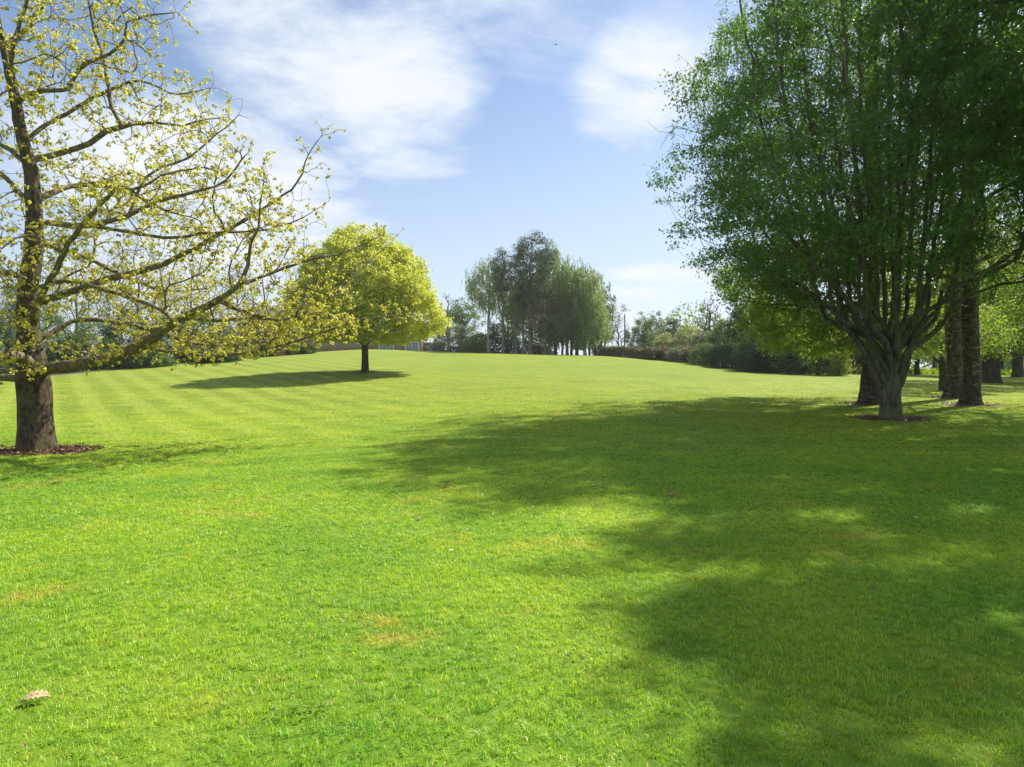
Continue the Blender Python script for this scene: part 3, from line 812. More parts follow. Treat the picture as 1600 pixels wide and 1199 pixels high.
def birch(label, px, d, rt, prof, seed, nl, size, leafm, lowm=None, lowprof=None, lown=0, weep=1.6, n=(26, 200, 900), group=None, name='birch_tree', bark='birch_bark', top=.92, lean=(0, 0), mul=.7):
    x = X(px, d); z0 = gz(x, d) - .05; b = np.array([x, d, z0]); H = prof[-1][0]
    root = thing(name, label, 'tree', (x, d, z0), group)
    sk = Skel(40000); r_ = np.random.default_rng(seed)
    pts = [b] + [b + np.array([lean[0] * f + r_.normal(0, .012) * H * f, lean[1] * f + r_.normal(0, .012) * H * f, H * top * f]) for f in (.01, .03, .08, .16, .28, .42, .58, .74, .88, 1.0)]
    rad = [rt * a for a in (1.25, 1.08, 1.0, .93, .86, .74, .6, .46, .32, .18, .05)]
    sk.polyline(-1, pts, 0, -1, step=.22, rad=rad, wob=.006)
    for o_, cnt in enumerate(n):
        pr = prof if not (lowprof and o_ == 9) else lowprof
        sk.attach(profile_points(cnt, b, pr, bias=(.8, .75, .6)[o_], lump=.2, seed=seed * 7 + o_), o_ + 1, bf=.15, asc=(.7, .5, .3)[o_], step=.5, root_lo=prof[0][0] * .8, wob=.04, newlimb=(o_ == 0))
    low_from = sk.n
    if lowprof:
        def lp(n_, sd, bi):
            q = profile_points(n_ * 2, b, lowprof, bias=bi, lump=.2, seed=seed * 7 + sd); return q[q[:, 0] < b[0] - .2][:n_]
        sk.attach(lp(14, 5, .5), 1, bf=.15, asc=.4, step=.5, root_lo=lowprof[0][0], newlimb=True)
        sk.attach(lp(120, 6, .6), 2, bf=.1, asc=.2, step=.5, root_lo=lowprof[0][0])
        low_from = sk.n
        sk.attach(lp(500, 8, .6), 3, bf=.1, asc=.1, step=.4, root_lo=lowprof[0][0])
    sk.radii(.007, rt * .95)
    tree_objects(sk, root, M[bark], M[bark], M['twig'], sides=(24, 7, 4, 3), twig_order=2, per_limb=True, rough=.03, flare=.26)
    o_ = sk.order[:low_from]; sel = np.where(o_ >= 3)[0]
    parts = []
    if weep > 0:
        ns = nl // 16; ci = rng.choice(sel, ns); L = weep * rng.uniform(.25, 1.2, ns); f = np.linspace(0, 1, 16)[None, :]
        sway = rnd(ns, .22); sway[:, 2] = 0
        pos = sk.p[ci][:, None, :] + np.stack([f * 0, f * 0, -f], -1) * L[:, None, None] + sway[:, None, :] * np.sqrt(f)[..., None]
        strands = [(pos[q][::5] - b, np.array([.006, .005, .004, .003])[:len(pos[q][::5])], 3) for q in range(0, ns, 2)]
        tubes_obj('hanging_twigs', strands, M['twig'], root, stuff=True)
        pos = pos.reshape(-1, 3) + rnd(ns * 16, .045)
        tn = np.clip(np.repeat(rng.normal(.5, .2, ns), 16) + rng.normal(0, .15, len(pos)), 0, 1)
        parts.append(leaves(pos, rnd(len(pos), .5) + np.array([0, 0, -.8]), rnd(len(pos), 1) + np.array([0, 0, .4]), size * rng.uniform(.7, 1.2, len(pos)), tn, wide=.7))
    else: parts.append(spray(sk.p[sel], sk.d[sel], nl, size, per=7, spread=.18, up=1.2, droop=.3))
    V, Fc, T = merge(parts); add_crown(root, V, Fc, T, leafm)
    if lowprof:
        sel = np.arange(low_from, sk.n)
        V, Fc, T = spray(sk.p[sel], sk.d[sel], lown, size * 1.5, per=8, spread=.2, up=.9, droop=.5); add_crown(root, V, Fc, T, lowm)
    if mul: mulch(x, d, mul, seed, 350, 1.5)
    return root


RG = 'mature trees grouped on the right of the lawn'
birch('tall birch half hidden behind the many-stemmed hornbeam, its left twigs hanging over open sky', 1361, 28, .38,
      [(6, 3.2), (8, 6.2), (10, 7.6), (12.5, 7.9), (15, 7.0), (18, 5.2), (21, 3.2), (23.5, 1)], 21, 62000, .085, M['birch_leaf'],
      M['bright_leaf'], [(2.2, 4.2), (3.4, 5.7), (5.0, 5.9), (6.5, 5.2), (7.5, 3)], 30000, group=RG)
birch('tall dark-trunked birch, the nearer of the close pair right of the hornbeam', 1518, 28, .33,
      [(6, 3.0), (8, 5.5), (11, 6.4), (14, 6.2), (17, 5.2), (20, 3.5), (22.5, 1)], 22, 42000, .09, M['birch_leaf'], group=RG, lean=(-.5, 0), mul=.85)
birch('tall dark-trunked birch, the farther of the close pair right of the hornbeam', 1492, 32, .37,
      [(6.5, 3.0), (8, 5.5), (11, 6.6), (14, 6.2), (17, 5.2), (20, 3.5), (22, 1)], 23, 32000, .10, M['birch_leaf'], group=RG, lean=(-.6, 0))
# trees that stand just right of the view; their crowns reach into the top right corner and shade the lawn
birch('dark broad-leaved tree whose crown reaches into the top right corner', 1866, 16.9, .38, [(4.5, 2.6), (6.5, 4.4), (9, 5.6), (11, 7.4), (13, 7.6), (15.5, 5.4), (17.5, 2)], 24, 135000, .125, M['hornbeam_leaf'],
      group=RG, name='broadleaf_tree', bark='hornbeam_bark', weep=0, n=(18, 150, 700))
birch('broad-leaved tree standing beyond the right edge, near the viewer', 2275, 10.3, .34, [(5, 2.6), (7, 4.4), (9, 5.4), (12, 5.4), (14.5, 3.6), (15.5, 1)], 25, 46000, .14, M['hornbeam_leaf'],
      group=RG, name='broadleaf_tree', bark='hornbeam_bark', weep=0, n=(14, 110, 450))

# ================================================================== CENTRAL CLUMP
CG = 'clump of trees on the crest of the lawn'


def clump_tree(kind, label, px, d, base_py, top_py, wpx, seed, low_py=None, nl=9000, rt=.18, **kw):
    x = X(px, d); z0 = gz(x, d); H = (HOR - top_py) / F * d + CAMZ - z0; r = wpx / F * d / 2
    lo = H * .2 if low_py is None else (HOR - low_py) / F * d + CAMZ - z0
    if kind == 'birch':
        prof = [(lo, r * .45), (lo + (H - lo) * .2, r * .85), (lo + (H - lo) * .5, r), (lo + (H - lo) * .8, r * .7), (H, r * .15)]
        return simple_tree('birch_tree', label, 'tree', x, d, prof, rt, M['weep_leaf'], M['pale_bark'], n=(14, 90, 380), nl=nl, size=.20, seed=seed, weep=1.6, asc=.8, bias=.6, top=.93, spread=.3, group=CG, twigr=.012, leaf_low=.8, **kw)
    prof = [(lo, r * .5), (lo + (H - lo) * .25, r * .8), (lo + (H - lo) * .6, r * .95), (lo + (H - lo) * .85, r * .6), (H, r * .25)]
    return simple_tree('pine_tree', label, 'tree', x, d, prof, rt, M['pine_leaf'], M['pine_bark'], n=(22, 90, 260), nl=nl, size=.24, seed=seed, asc=.25, bias=.55, top=.95, spread=.26, per=9, group=CG, twigr=.02, wide=.3, up=.3, droop=-.2, lump=.4, **kw)


clump_tree('birch', 'slim weeping birch with pale trunk at the left end of the clump', 763, 88, 553, 398, 70, 31, 480, 9000, .17)
clump_tree('pine', 'thin dark pine next to the leftmost birch of the clump', 786, 87, 552, 390, 36, 32, 455, 3200, .17)
clump_tree('pine', 'tallest dark pine with thick pale trunk in the middle of the clump', 829, 86, 552, 364, 78, 33, 478, 14000, .30)
clump_tree('birch', 'birch with narrow pointed top right of the tallest pine', 858, 90, 552, 374, 62, 34, 520, 18000, .2)
clump_tree('birch', 'broad weeping birch right of the middle of the clump, drooping almost to the lawn', 886, 88, 553, 397, 66, 35, 530, 20000, .2)
clump_tree('birch', 'rounded weeping birch at the right end of the clump', 914, 86, 553, 402, 66, 36, 536, 23000, .2)
clump_tree('birch', 'short weeping birch filling the gap in front of the clump right end', 930, 88, 553, 455, 44, 37, 530, 8000, .14)
clump_tree('birch', 'small birch between the thin pine and the tallest pine', 806, 91, 553, 440, 44, 38, 500, 7000, .15)
clump_tree('birch', 'slender birch just left of the tallest pine trunk', 818, 88, 553, 425, 40, 39, 490, 6000, .13)
# brown lower pine boughs and the pine at the clump's right shoulder
x = X(852, 85); simple_tree('pine_tree', 'low pine with brownish drooping boughs in front of the tallest pine', 'tree', x, 85, [(2.4, 2.2), (3.4, 3.9), (4.6, 3.4), (6.5, 2.0), (9.5, .8)], .2, M['brown_needle'], M['pine_bark'], n=(22, 90, 250), nl=6500, size=.24, seed=40, asc=.1,
                           bias=.5, spread=.3, per=9, group=CG, wide=.3, up=.3)
x = X(942, 92); simple_tree('pine_tree', 'dark pine leaning out at the far right shoulder of the clump', 'tree', x, 92, [(2.6, 1.8), (5, 2.4), (7.5, 1.6), (9.0, .5)], .15, M['pine_leaf'], M['pine_bark'], n=(14, 50, 130), nl=3500, size=.24, seed=44, asc=.15, lump=.5,
                           bias=.5, spread=.25, per=9, group=CG, wide=.3, up=.3, lean=(1.2, 0))
for q, (px, d) in enumerate([(793, 94), (845, 94), (868, 90), (879, 93), (893, 91), (901, 88), (921, 92), (938, 94)]):
    lab = ['dark slim trunk tree deep in the clump behind the thin pine', 'slim dark tree at the back of the clump behind the tallest pine', 'thin-trunked tree in the clump where sky shows between trunks', 'second thin-trunked tree in the sky gap of the clump',
           'dark-trunked tree under the broad weeping birch', 'slender dark trunk in front of the broad weeping birch', 'thin-trunked tree behind the rounded weeping birch', 'thin-trunked tree at the right back of the clump'][q]
    simple_tree('birch_tree', lab, 'tree', X(px, d), d, [(2.6 if q > 1 else 1.4, 1.6), (6, 2.4), (9, 2.0), (11.5, .5)], .15 + .03 * (q % 3), M['shrub_leaf'], M['dark_bark'], n=(8, 40, 120), nl=3200, size=.2, seed=50 + q, weep=.9, asc=.6, bias=.6, group=CG, leaf_low=2.0)
# dark shrubs under the clump's left half
for q, (px, d, wp, tp, mt) in enumerate([(745, 92, 36, 520, 'shrub_leaf'), (778, 94, 40, 500, 'yew_leaf'), (812, 96, 44, 508, 'yew_leaf'), (850, 97, 40, 518, 'yew_leaf')]):
    lab = ['green shrub at the left foot of the clump', 'dark shrub behind the clump birch at its left end', 'dark evergreen shrub behind the middle trunks of the clump', 'dark evergreen shrub behind the tallest pine trunk'][q]
    shrub('evergreen_shrub' if q else 'shrub', lab, px, d, wp, tp, M[mt], nl=5200, size=.22, seed=70 + q)

# ================================================================== BACKGROUND LEFT OF THE CLUMP
def bare_tree(label, px, d, top_py, wpx, seed, low=.35, rt=.25, n=(14, 110, 420)):
    x = X(px, d); z0 = gz(x, d); H = (HOR - top_py) / F * d + CAMZ - z0; r = wpx / F * d / 2
    return simple_tree('bare_tree', label, 'tree', x, d, [(H * low, r * .5), (H * .6, r), (H * .85, r * .8), (H, r * .3)], rt, None, M['dark_bark'], n=n, seed=seed, asc=.6, bias=.6, twigr=.022, lump=.15)


bare_tree('leafless round-topped tree behind the right side of the yellow maple', 700, 125, 456, 42, 81)
simple_tree('pine_tree', 'dark flat-topped pine between the leafless tree and the clump', 'tree', X(722, 112), 112, [(5.0, 2.4), (7.5, 3.0), (9, 2.4), (10.5, 1)], .2, M['shrub_leaf'], M['dark_bark'], n=(12, 50, 160), nl=5000, size=.26, seed=82, asc=.3, lump=.4)
shrub('shrub', 'grey-green rounded shrub right of the stone wall', 706, 91, 62, 503, M['grey_leaf'], nl=11000, size=.17, seed=83)
shrub('shrub', 'low dark shrub at the right foot of the grey-green one', 735, 89, 44, 532, M['shrub_leaf'], nl=4500, size=.16, seed=84)

# left border of shrubs behind the oak
LB = 'shrubs along the left edge of the lawn'
M['bed_soil'] = plain_mat('bed_soil', (.035, .028, .018), .95, .4, 6, .5)
left = [(-60, 47, 150, 470, 'yew_leaf', 'dark evergreen shrub past the left edge of the border', 0), (18, 56, 80, 425, 'blue_leaf', 'blue-green conifer at the far left behind the oak trunk', 1),
        (95, 53, 70, 528, 'yew_leaf', 'low dark shrub just right of the oak trunk', 0), (150, 56, 80, 500, 'shrub_leaf', 'green shrub in the left border seen over the low oak limb', 0),
        (205, 58, 80, 482, 'yew_leaf', 'tall dark evergreen in the middle of the left border', 0), (262, 60, 74, 496, 'yew_leaf', 'dark shrub right of the tall evergreen in the left border', 0),
        (312, 63, 66, 488, 'shrub_leaf', 'broad green shrub in the right half of the left border', 0), (352, 66, 54, 508, 'grey_leaf', 'pale grey-leaved shrub in the left border', 0),
        (388, 69, 48, 500, 'yew_leaf', 'dark upright evergreen beside the pale grey shrub', 0), (422, 72, 44, 508, 'copper_leaf', 'bronze-leaved shrub near the end of the left border', 0),
        (446, 75, 40, 499, 'shrub_leaf', 'green bush next to the bronze-leaved shrub', 0), (472, 77, 38, 538, 'yew_leaf', 'low dark bush ending the left border at the open lawn', 0),
        (60, 60, 90, 478, 'shrub_leaf', 'green shrub hidden behind the oak trunk', 0), (232, 56, 60, 538, 'shrub_leaf', 'low spreading bush edging the lawn in the left border', 0),
        (336, 60, 60, 545, 'yew_leaf', 'low dark ground-hugging bush edging the lawn below the grey shrub', 0)]
for q, (px, d, wp, tp, mt, lab, cone) in enumerate(left):
    shrub('conifer' if cone else 'shrub', lab, px, d + 1.5, wp, tp, M[mt], nl=int(6000 + wp * 50), size=.15, seed=90 + q, group=LB, cat='conifer' if cone else 'shrub', cone=bool(cone))
bed = [(X(a, b), b) for a, b in [(-120, 44), (75, 50.4), (190, 56), (300, 62.4), (400, 70), (489, 78), (495, 82), (400, 86), (200, 80), (0, 70), (-160, 60)]]
tag(sheet('flower_bed', bed, M['bed_soil'], lift=.012), kind='structure')
bg_left = [(120, 82, 120, 372, 'thin pale-leaved tree behind the left border, nearest the oak trunk'), (215, 88, 120, 352, 'tall pale spring tree in the row behind the left border'), (300, 85, 110, 375, 'pale green tree behind the broad green shrub'),
           (372, 95, 80, 400, 'pale tree at the right end of the row behind the left border'), (40, 80, 110, 400, 'pale tree behind the oak trunk')]
for q, (px, d, wp, tp, lab) in enumerate(bg_left):
    x = X(px, d); z0 = gz(x, d); H = (HOR - tp) / F * d + CAMZ - z0; r = wp / F * d / 2
    simple_tree('spring_tree', lab, 'tree', x, d, [(H * .2, r * .5), (H * .45, r), (H * .75, r * .8), (H, r * .2)], .22, M['pale_leaf' if q % 2 == 0 else 'grey_leaf'], M['dark_bark'], n=(14, 90, 320), nl=4200, size=.2, seed=120 + q, asc=.6, bias=.6, per=4, spread=.35,
                twigr=.016, group='pale trees behind the left border')

# ================================================================== BUILDINGS
def brick_mat(name, c1, c2, mortar, s=2.2):
    m, n = newmat(name)
    tcn = n.node('ShaderNodeTexCoord').outputs['Object']
    mp = n.node('ShaderNodeMapping', Vector=tcn); mp.inputs['Rotation'].default_value = (R(90), 0, 0)
    b = n.node('ShaderNodeTexBrick', Vector=mp.outputs[0], Color1=c1, Color2=c2, Mortar=mortar, Scale=s)
    b.inputs['Mortar Size'].default_value = .02
    nz = n.noise(tcn, 1.3, 5)
    col = n.mix(n.m('MULTIPLY', nz, .5), b.outputs[0], tuple(a * .6 for a in c1))
    p = n.node('ShaderNodeBsdfPrincipled', Base__Color=col, Roughness=.9); out(n, p.outputs[0]); return m


M['stone'] = brick_mat('sandstone', (.36, .27, .19), (.26, .20, .15), (.16, .13, .11))
M['slate'] = plain_mat('roof_slate', (.14, .14, .15), .6, .3, 3)
M['coping'] = plain_mat('coping_stone', (.34, .31, .28), .8, .2, 4)
M['grey_paint'] = plain_mat('grey_paint', (.22, .26, .28), .5, .08, 4)
M['white_paint'] = plain_mat('white_paint', (.72, .73, .72), .5, .05, 4)
M['dark_wood'] = plain_mat('dark_wood', (.07, .05, .04), .8, .3, 6)
M['glass'] = plain_mat('dark_glass', (.03, .035, .04), .08, .1, 4)
M['metal'] = plain_mat('galvanised_metal', (.25, .26, .27), .5, .1, 4, metal=.4)

d = 93.0
bx0, bx1 = X(478, d), X(659, d)
zb = gz(X(560, d), d) - .3
ztop = CAMZ + (HOR - 527) / F * d


def bpart(name, lst, mat, parent):
    V, Fc = boxes(lst); return build(name, V, Fc, mat, parent)


root = thing('stone_outbuilding', 'long low sandstone outbuilding with two pairs of grey doors behind the yellow maple', 'building', (bx0, d, zb))
Lw = bx1 - bx0; Hh = ztop - zb
doors = []
for pa, pb, top in [(593, 615, 533), (634, 654, 535)]:
    doors.append((X(pa, d) - bx0, X(pb, d) - bx0, CAMZ + (HOR - top) / F * d - zb))
wl = []; cur = 0
for a, b, t in doors:
    wl.append((cur, a, 0, .5, 0, Hh)); wl.append((a, b, 0, .5, t, Hh)); cur = b
wl.append((cur, Lw, 0, .5, 0, Hh)); wl += [(0, .5, .503, 6, 0, Hh), (Lw - .5, Lw, .503, 6, 0, Hh), (.503, Lw - .503, 5.5, 5.997, 0, Hh)]
bpart('wall', wl, M['stone'], root)
bpart('coping', [(-.15, Lw + .15, -.12, .62, Hh + .003, Hh + .16)], M['coping'], root)
V = np.array([(-.2, .63, Hh + .02), (Lw + .2, .63, Hh + .02), (Lw + .2, 3.3, Hh + .75), (-.2, 3.3, Hh + .75), (-.2, 6.2, Hh + .02), (Lw + .2, 6.2, Hh + .02), (-.2, .63, Hh - .1), (Lw + .2, .63, Hh - .1), (-.2, 6.2, Hh - .1), (Lw + .2, 6.2, Hh - .1)])
build('roof', V, np.array([(0, 1, 2, 3), (3, 2, 5, 4), (6, 8, 9, 7), (0, 6, 7, 1), (4, 5, 9, 8), (0, 3, 4, 8), (1, 2, 5, 9)]), M['slate'], root)
for a, b, t in doors:
    dr = bpart('door_frame', [(a - .08, a + .06, -.06, .12, 0, t + .08), (b - .06, b + .08, -.06, .12, 0, t + .08), (a + .063, b - .063, -.06, .12, t - .06, t + .08), ((a + b) / 2 - .04, (a + b) / 2 + .04, -.055, .10, 0, t - .063)], M['white_paint'], root)
    for s in (0, 1):
        u0 = a + .065 if s == 0 else (a + b) / 2 + .045; u1 = (a + b) / 2 - .045 if s == 0 else b - .065
        dl = bpart('door', [(u0, u1, .02, .07, 0, t - .07)], M['grey_paint'], root)
        bpart('handle', [((u1 - .14 if s == 0 else u0 + .08), (u1 - .08 if s == 0 else u0 + .14), -.03, .018, 1.0, 1.15)], M['metal'], dl)
# low dark fence right of the outbuilding
x0 = X(661, 92); fr = thing('picket_fence', 'low dark wooden paling fence right of the stone outbuilding', 'fence', (x0, 92, gz(x0, 92)))
top = CAMZ + (HOR - 535) / F * 92 - gz(x0, 92); Lf = X(695, 92) - x0
bpart('rail', [(0, Lf, .03, .07, top * .3, top * .3 + .1)], M['dark_wood'], fr); bpart('rail', [(0, Lf, .03, .07, top * .8, top * .8 + .1)], M['dark_wood'], fr)
pk = None
for q in range(int(Lf / .145)):
    if pk is None:
        pk = bpart('paling', [(0, .13, 0, .026, -.3, top)], M['dark_wood'], fr); pk.location = (0, 0, 0)
    else:
        c = pk.copy(); COL.objects.link(c); c.parent = fr; c.location = (q * .145, random.uniform(-.004, .004), random.uniform(-.03, .03))

# house further back, glimpsed through the oak
d = 112.0; hx0 = X(388, d); hx1 = X(560, d); zb = gz(hx0, d) - .5; eave = CAMZ + (HOR - 503) / F * d - zb; ridge = CAMZ + (HOR - 474) / F * d - zb
root = thing('stone_house', 'sandstone house with grey slate roof glimpsed between the oak twigs and the yellow maple', 'house', (hx0, d, zb)); Lw = hx1 - hx0
wins = [(2.2, 3.3), (6.0, 7.1), (9.6, 10.7), (13.4, 14.5)]
wl = []; cur = 0; z1, z2 = eave - 2.1, eave - .7
for a, b in wins: wl += [(cur, a, 0, .4, 0, eave), (a, b, 0, .4, 0, z1), (a, b, 0, .4, z2, eave)]; cur = b
wl += [(cur, Lw, 0, .4, 0, eave), (0, .4, .403, 8, 0, eave), (Lw - .4, Lw, .403, 8, 0, eave), (.403, Lw - .403, 7.6, 7.997, 0, eave)]
bpart('wall', wl, M['stone'], root)
e = .25
V = np.array([(-e, -e, eave + .004), (Lw + e, -e, eave + .004), (Lw + e, 4, ridge), (-e, 4, ridge), (-e, 8 + e, eave + .004), (Lw + e, 8 + e, eave + .004), (-e, -e, eave - .12 + .13), (Lw + e, -e, eave + .01), (-e, 8 + e, eave + .01), (Lw + e, 8 + e, eave + .01)])
rf = build('roof', V[:6], np.array([(0, 1, 2, 3), (3, 2, 5, 4), (0, 3, 4, 4), (1, 5, 2, 2), (0, 4, 5, 1)][:2] + [(0, 4, 5, 1)]), M['slate'], root)
for xe in (0.02, Lw - .02):
    build('gable', np.array([(xe, 0, eave + .01), (xe, 8, eave + .01), (xe, 4, ridge - .05)]), np.array([(0, 2, 1)]), M['stone'], root)
bpart('chimney', [(Lw * .55, Lw * .55 + 1.0, 3.6, 4.4, ridge - .4, ridge + 1.2)], M['stone'], rf)
V, Fc = boxes([(-.12, .06, 0, .12, 0, 1)])
# white barge boards along the near gable
bp = [np.array([-e - .02, -e, eave]), np.array([-e - .02, 4, ridge + .06])]
V, Fq = tube(np.array([bp[0], (bp[0] + bp[1]) / 2, bp[1]]), [.14, .14, .14], 4); build('bargeboard', V, Fq, M['white_paint'], root)
for a, b in wins:
    fw = bpart('window', [(a + .002, a + .09, .06, .16, z1, z2), (b - .09, b - .002, .06, .16, z1, z2), (a + .093, b - .093, .06, .16, z1, z1 + .09), (a + .093, b - .093, .06, .16, z2 - .09, z2), ((a + b) / 2 - .035, (a + b) / 2 + .035, .07, .15, z1 + .093, z2 - .093)], M['white_paint'], root)
    bpart('pane', [(a + .093, (a + b) / 2 - .038, .10, .12, z1 + .093, z2 - .093), ((a + b) / 2 + .038, b - .093, .10, .12, z1 + .093, z2 - .093)], M['glass'], fw)

# ================================================================== BACKGROUND RIGHT OF THE CLUMP
bare_tree('spindly leafless tree just right of the clump, beside the pole', 966, 112, 492, 44, 85, rt=.14, n=(8, 50, 180))
d = 100; x = X(976, d); z0 = gz(x, d); zt = CAMZ + (HOR - 492) / F * d - z0
root = thing('utility_pole', 'dark pole with a small grey transformer box, right of the clump', 'pole', (x, d, z0))
a = np.linspace(0, 2 * math.pi, 10, endpoint=False)
V, Fq = tube([(0, 0, 0), (0, 0, zt * .5), (0, 0, zt)], [.12, .10, .08], 10); build('pole', V, Fq, M['dark_wood'], root, smooth=True)
bpart('bracket', [(.08, .30, -.04, .04, zt - 2.2, zt - 2.1)], M['dark_wood'], root)
bpart('transformer_box', [(.12, .75, -.25, .25, zt - 3.5, zt - 2.3)], M['metal'], root)
for s in (0,): bpart('insulator', [(s - .04, s + .04, -.04, .04, zt - .398 if s else zt + .001, zt - .2 if s else zt + .2)], M['grey_paint'], root)

for q, (px, d, wp, tp, mt, lab) in enumerate([(1006, 104, 48, 490, 'shrub_leaf', 'rounded green tree behind the clipped hedge, right of the pole'), (1024, 110, 44, 487, 'grey_leaf', 'pale green tree with thin top behind the clipped hedge'),
                                               (1052, 108, 40, 500, 'yew_leaf', 'small dark tree behind the bronze bush'), (1078, 100, 58, 507, 'pale_leaf', 'pale yellow-green tree in the gap right of the small dark tree'),
                                               (1100, 88, 46, 520, 'grey_leaf', 'grey-green tree in front of the leafless one'), (1132, 84, 56, 498, 'shrub_leaf', 'green tree at the left of the dark evergreens'), (1040, 100, 40, 520, 'pale_leaf', 'low pale tree behind the hedge end')]):
    x = X(px, d); z0 = gz(x, d); H = (HOR - tp) / F * d + CAMZ - z0; r = wp / F * d / 2
    simple_tree('background_tree', lab, 'tree', x, d, [(H * .1, r * .7), (H * .4, r), (H * .75, r * .8), (H, r * .25)], .2, M[mt], M['dark_bark'], n=(12, 70, 240), nl=8000, size=.22, seed=140 + q, asc=.5, bias=.5, group='trees behind the hedge right of the clump')
bare_tree('leafless tree rising behind the shrubs left of the hornbeam crown', 1108, 92, 464, 44, 86, rt=.2)


def hedge(name, label, pts, h0, h1, thick, leafm, nl, size, seed, group=None):
    """clipped hedge along ground points (px, d)"""
    P = np.array([(X(a, b), b) for a, b in pts]); r_ = np.random.default_rng(seed)
    root = thing(name, label, 'hedge', (P[0, 0], P[0, 1], gz(*P[0])), group)
    seg = np.linalg.norm(np.diff(P, axis=0), axis=1); cum = np.r_[0, np.cumsum(seg)]; Lt = cum[-1]
    t = r_.uniform(0, Lt, nl); x = np.interp(t, cum, P[:, 0]); y = np.interp(t, cum, P[:, 1])
    dx = np.interp(t + .1, cum, P[:, 0]) - np.interp(t - .1, cum, P[:, 0]); dy = np.interp(t + .1, cum, P[:, 1]) - np.interp(t - .1, cum, P[:, 1])
    L = np.hypot(dx, dy) + 1e-6; nx_, ny_ = -dy / L, dx / L
    H = np.interp(t, [0, Lt], [h0, h1]) * (1 + .07 * np.sin(t * 1.1 + seed) + .05 * np.sin(t * 2.9))
    an = r_.uniform(-.25, math.pi + .25, nl)
    ex = thick / 2 * np.sign(np.cos(an)) * np.abs(np.cos(an)) ** .5; ez = H * np.clip(np.abs(np.sin(an)) ** .6 * np.sign(np.sin(an)), .02, 1) * np.where(r_.random(nl) < .5, r_.uniform(.3, 1, nl), 1)
    q = r_.uniform(.82, 1.04, nl)
    C = np.c_[x + nx_ * ex * q, y + ny_ * ex * q, ground(x, y) + ez * q]
    tn = np.clip(r_.normal(.5, .25, nl) + .25 * np.sin(t * 1.7), 0, 1)
    V, Fc, T = leaves(C + rnd(nl, .05), rnd(nl), np.c_[nx_ * np.cos(an), ny_ * np.cos(an), np.sin(an)] + rnd(nl, .6), size * r_.uniform(.7, 1.3, nl), tn)
    add_crown(root, V, Fc, T, leafm, 'foliage')
    it = []
    for q in range(int(Lt / 1.2)):
        tt = q * 1.2 + .4; a, b = np.interp(tt, cum, P[:, 0]), np.interp(tt, cum, P[:, 1]); z = gz(a, b)
        for s in range(3):
            e = r_.normal(0, .25, 3); hh = np.interp(tt, [0, Lt], [h0, h1]) * .8
            it.append((np.array([(a, b, z), (a + e[0], b + e[1], z + hh * .5), (a + e[0] * 1.6, b + e[1] * 1.6, z + hh)]) - np.array(root.location), [.04, .025, .01], 4))
    tubes_obj('stems', it, M['dark_bark'], root, stuff=True)
    return root


hedge('clipped_hedge', 'long clipped brownish-green hedge running down the crest right of the clump', [(932, 88), (950, 86.5), (975, 85), (1000, 82.5), (1030, 79.5)], 1.25, 1.35, 1.8, M['hedge_leaf'], 15000, .16, 3)
shrub('shrub', 'rounded bronze-red bush at the lower end of the clipped hedge', 1034, 81, 30, 541, M['copper_leaf'], nl=4000, size=.15, seed=150)
shrub('shrub', 'grey-green bush right of the bronze-red bush', 1061, 79, 34, 541, M['grey_leaf'], nl=4200, size=.15, seed=151)
shrub('shrub', 'small tawny bush between two green bushes on the slope', 1078, 78, 20, 540, M['copper_leaf'], nl=2000, size=.15, seed=152)
shrub('shrub', 'green bush with pale edge on the slope below the leafless tree', 1100, 75, 44, 535, M['shrub_leaf'], nl=5500, size=.16, seed=153)
shrub('evergreen_shrub', 'dark low evergreen on the slope left of the laurel bank', 1135, 71, 50, 530, M['yew_leaf'], nl=6500, size=.16, seed=154)
YG = 'dark evergreens forming the bank at right centre'
shrub('evergreen_shrub', 'dark clipped laurel at the left corner of the evergreen bank', 1180, 64.5, 58, 512, M['yew_leaf'], nl=9000, size=.17, seed=155, group=YG)
shrub('evergreen_shrub', 'dense dark green laurel in the middle of the evergreen bank', 1232, 62, 74, 500, M['yew_leaf'], nl=12000, size=.16, seed=156, group=YG)
shrub('evergreen_shrub', 'broad mid-green laurel bush at the right of the evergreen bank', 1276, 59.5, 62, 508, M['shrub_leaf'], nl=10000, size=.15, seed=157, group=YG)
for q, (px, d, wp, tp) in enumerate([(1165, 75, 60, 470), (1215, 70, 80, 448), (1262, 72, 84, 455), (1305, 70, 70, 480)]):
    shrub('yew_tree', ['tall dark yew behind the left corner of the evergreen bank', 'tallest dark yew behind the evergreen bank', 'dark yew behind the mid-green laurel', 'dark yew behind the yellow-green shrub'][q], px, d, wp, tp, M['yew_leaf'], nl=11000, size=.22,
          seed=160 + q, cat='tree', group='yews behind the evergreen bank')
shrub('shrub', 'upright yellow-green shrub at the right end of the evergreen bank', 1309, 57.5, 34, 514, M['gold_leaf'], nl=4200, size=.14, seed=165)
shrub('acer_shrub', 'small red-leaved acer seen left of the hornbeam trunk', 1326, 74, 15, 559, M['red_leaf'], nl=2400, size=.14, seed=166)
shrub('evergreen_shrub', 'narrow dark conifer beside the red acer', 1322, 68, 12, 525, M['yew_leaf'], nl=2600, size=.15, seed=167, cone=True)
shrub('background_tree', 'dim grey-green tree above the red acer', 1342, 84, 46, 505, M['grey_leaf'], nl=6000, size=.2, seed=168, cat='tree')

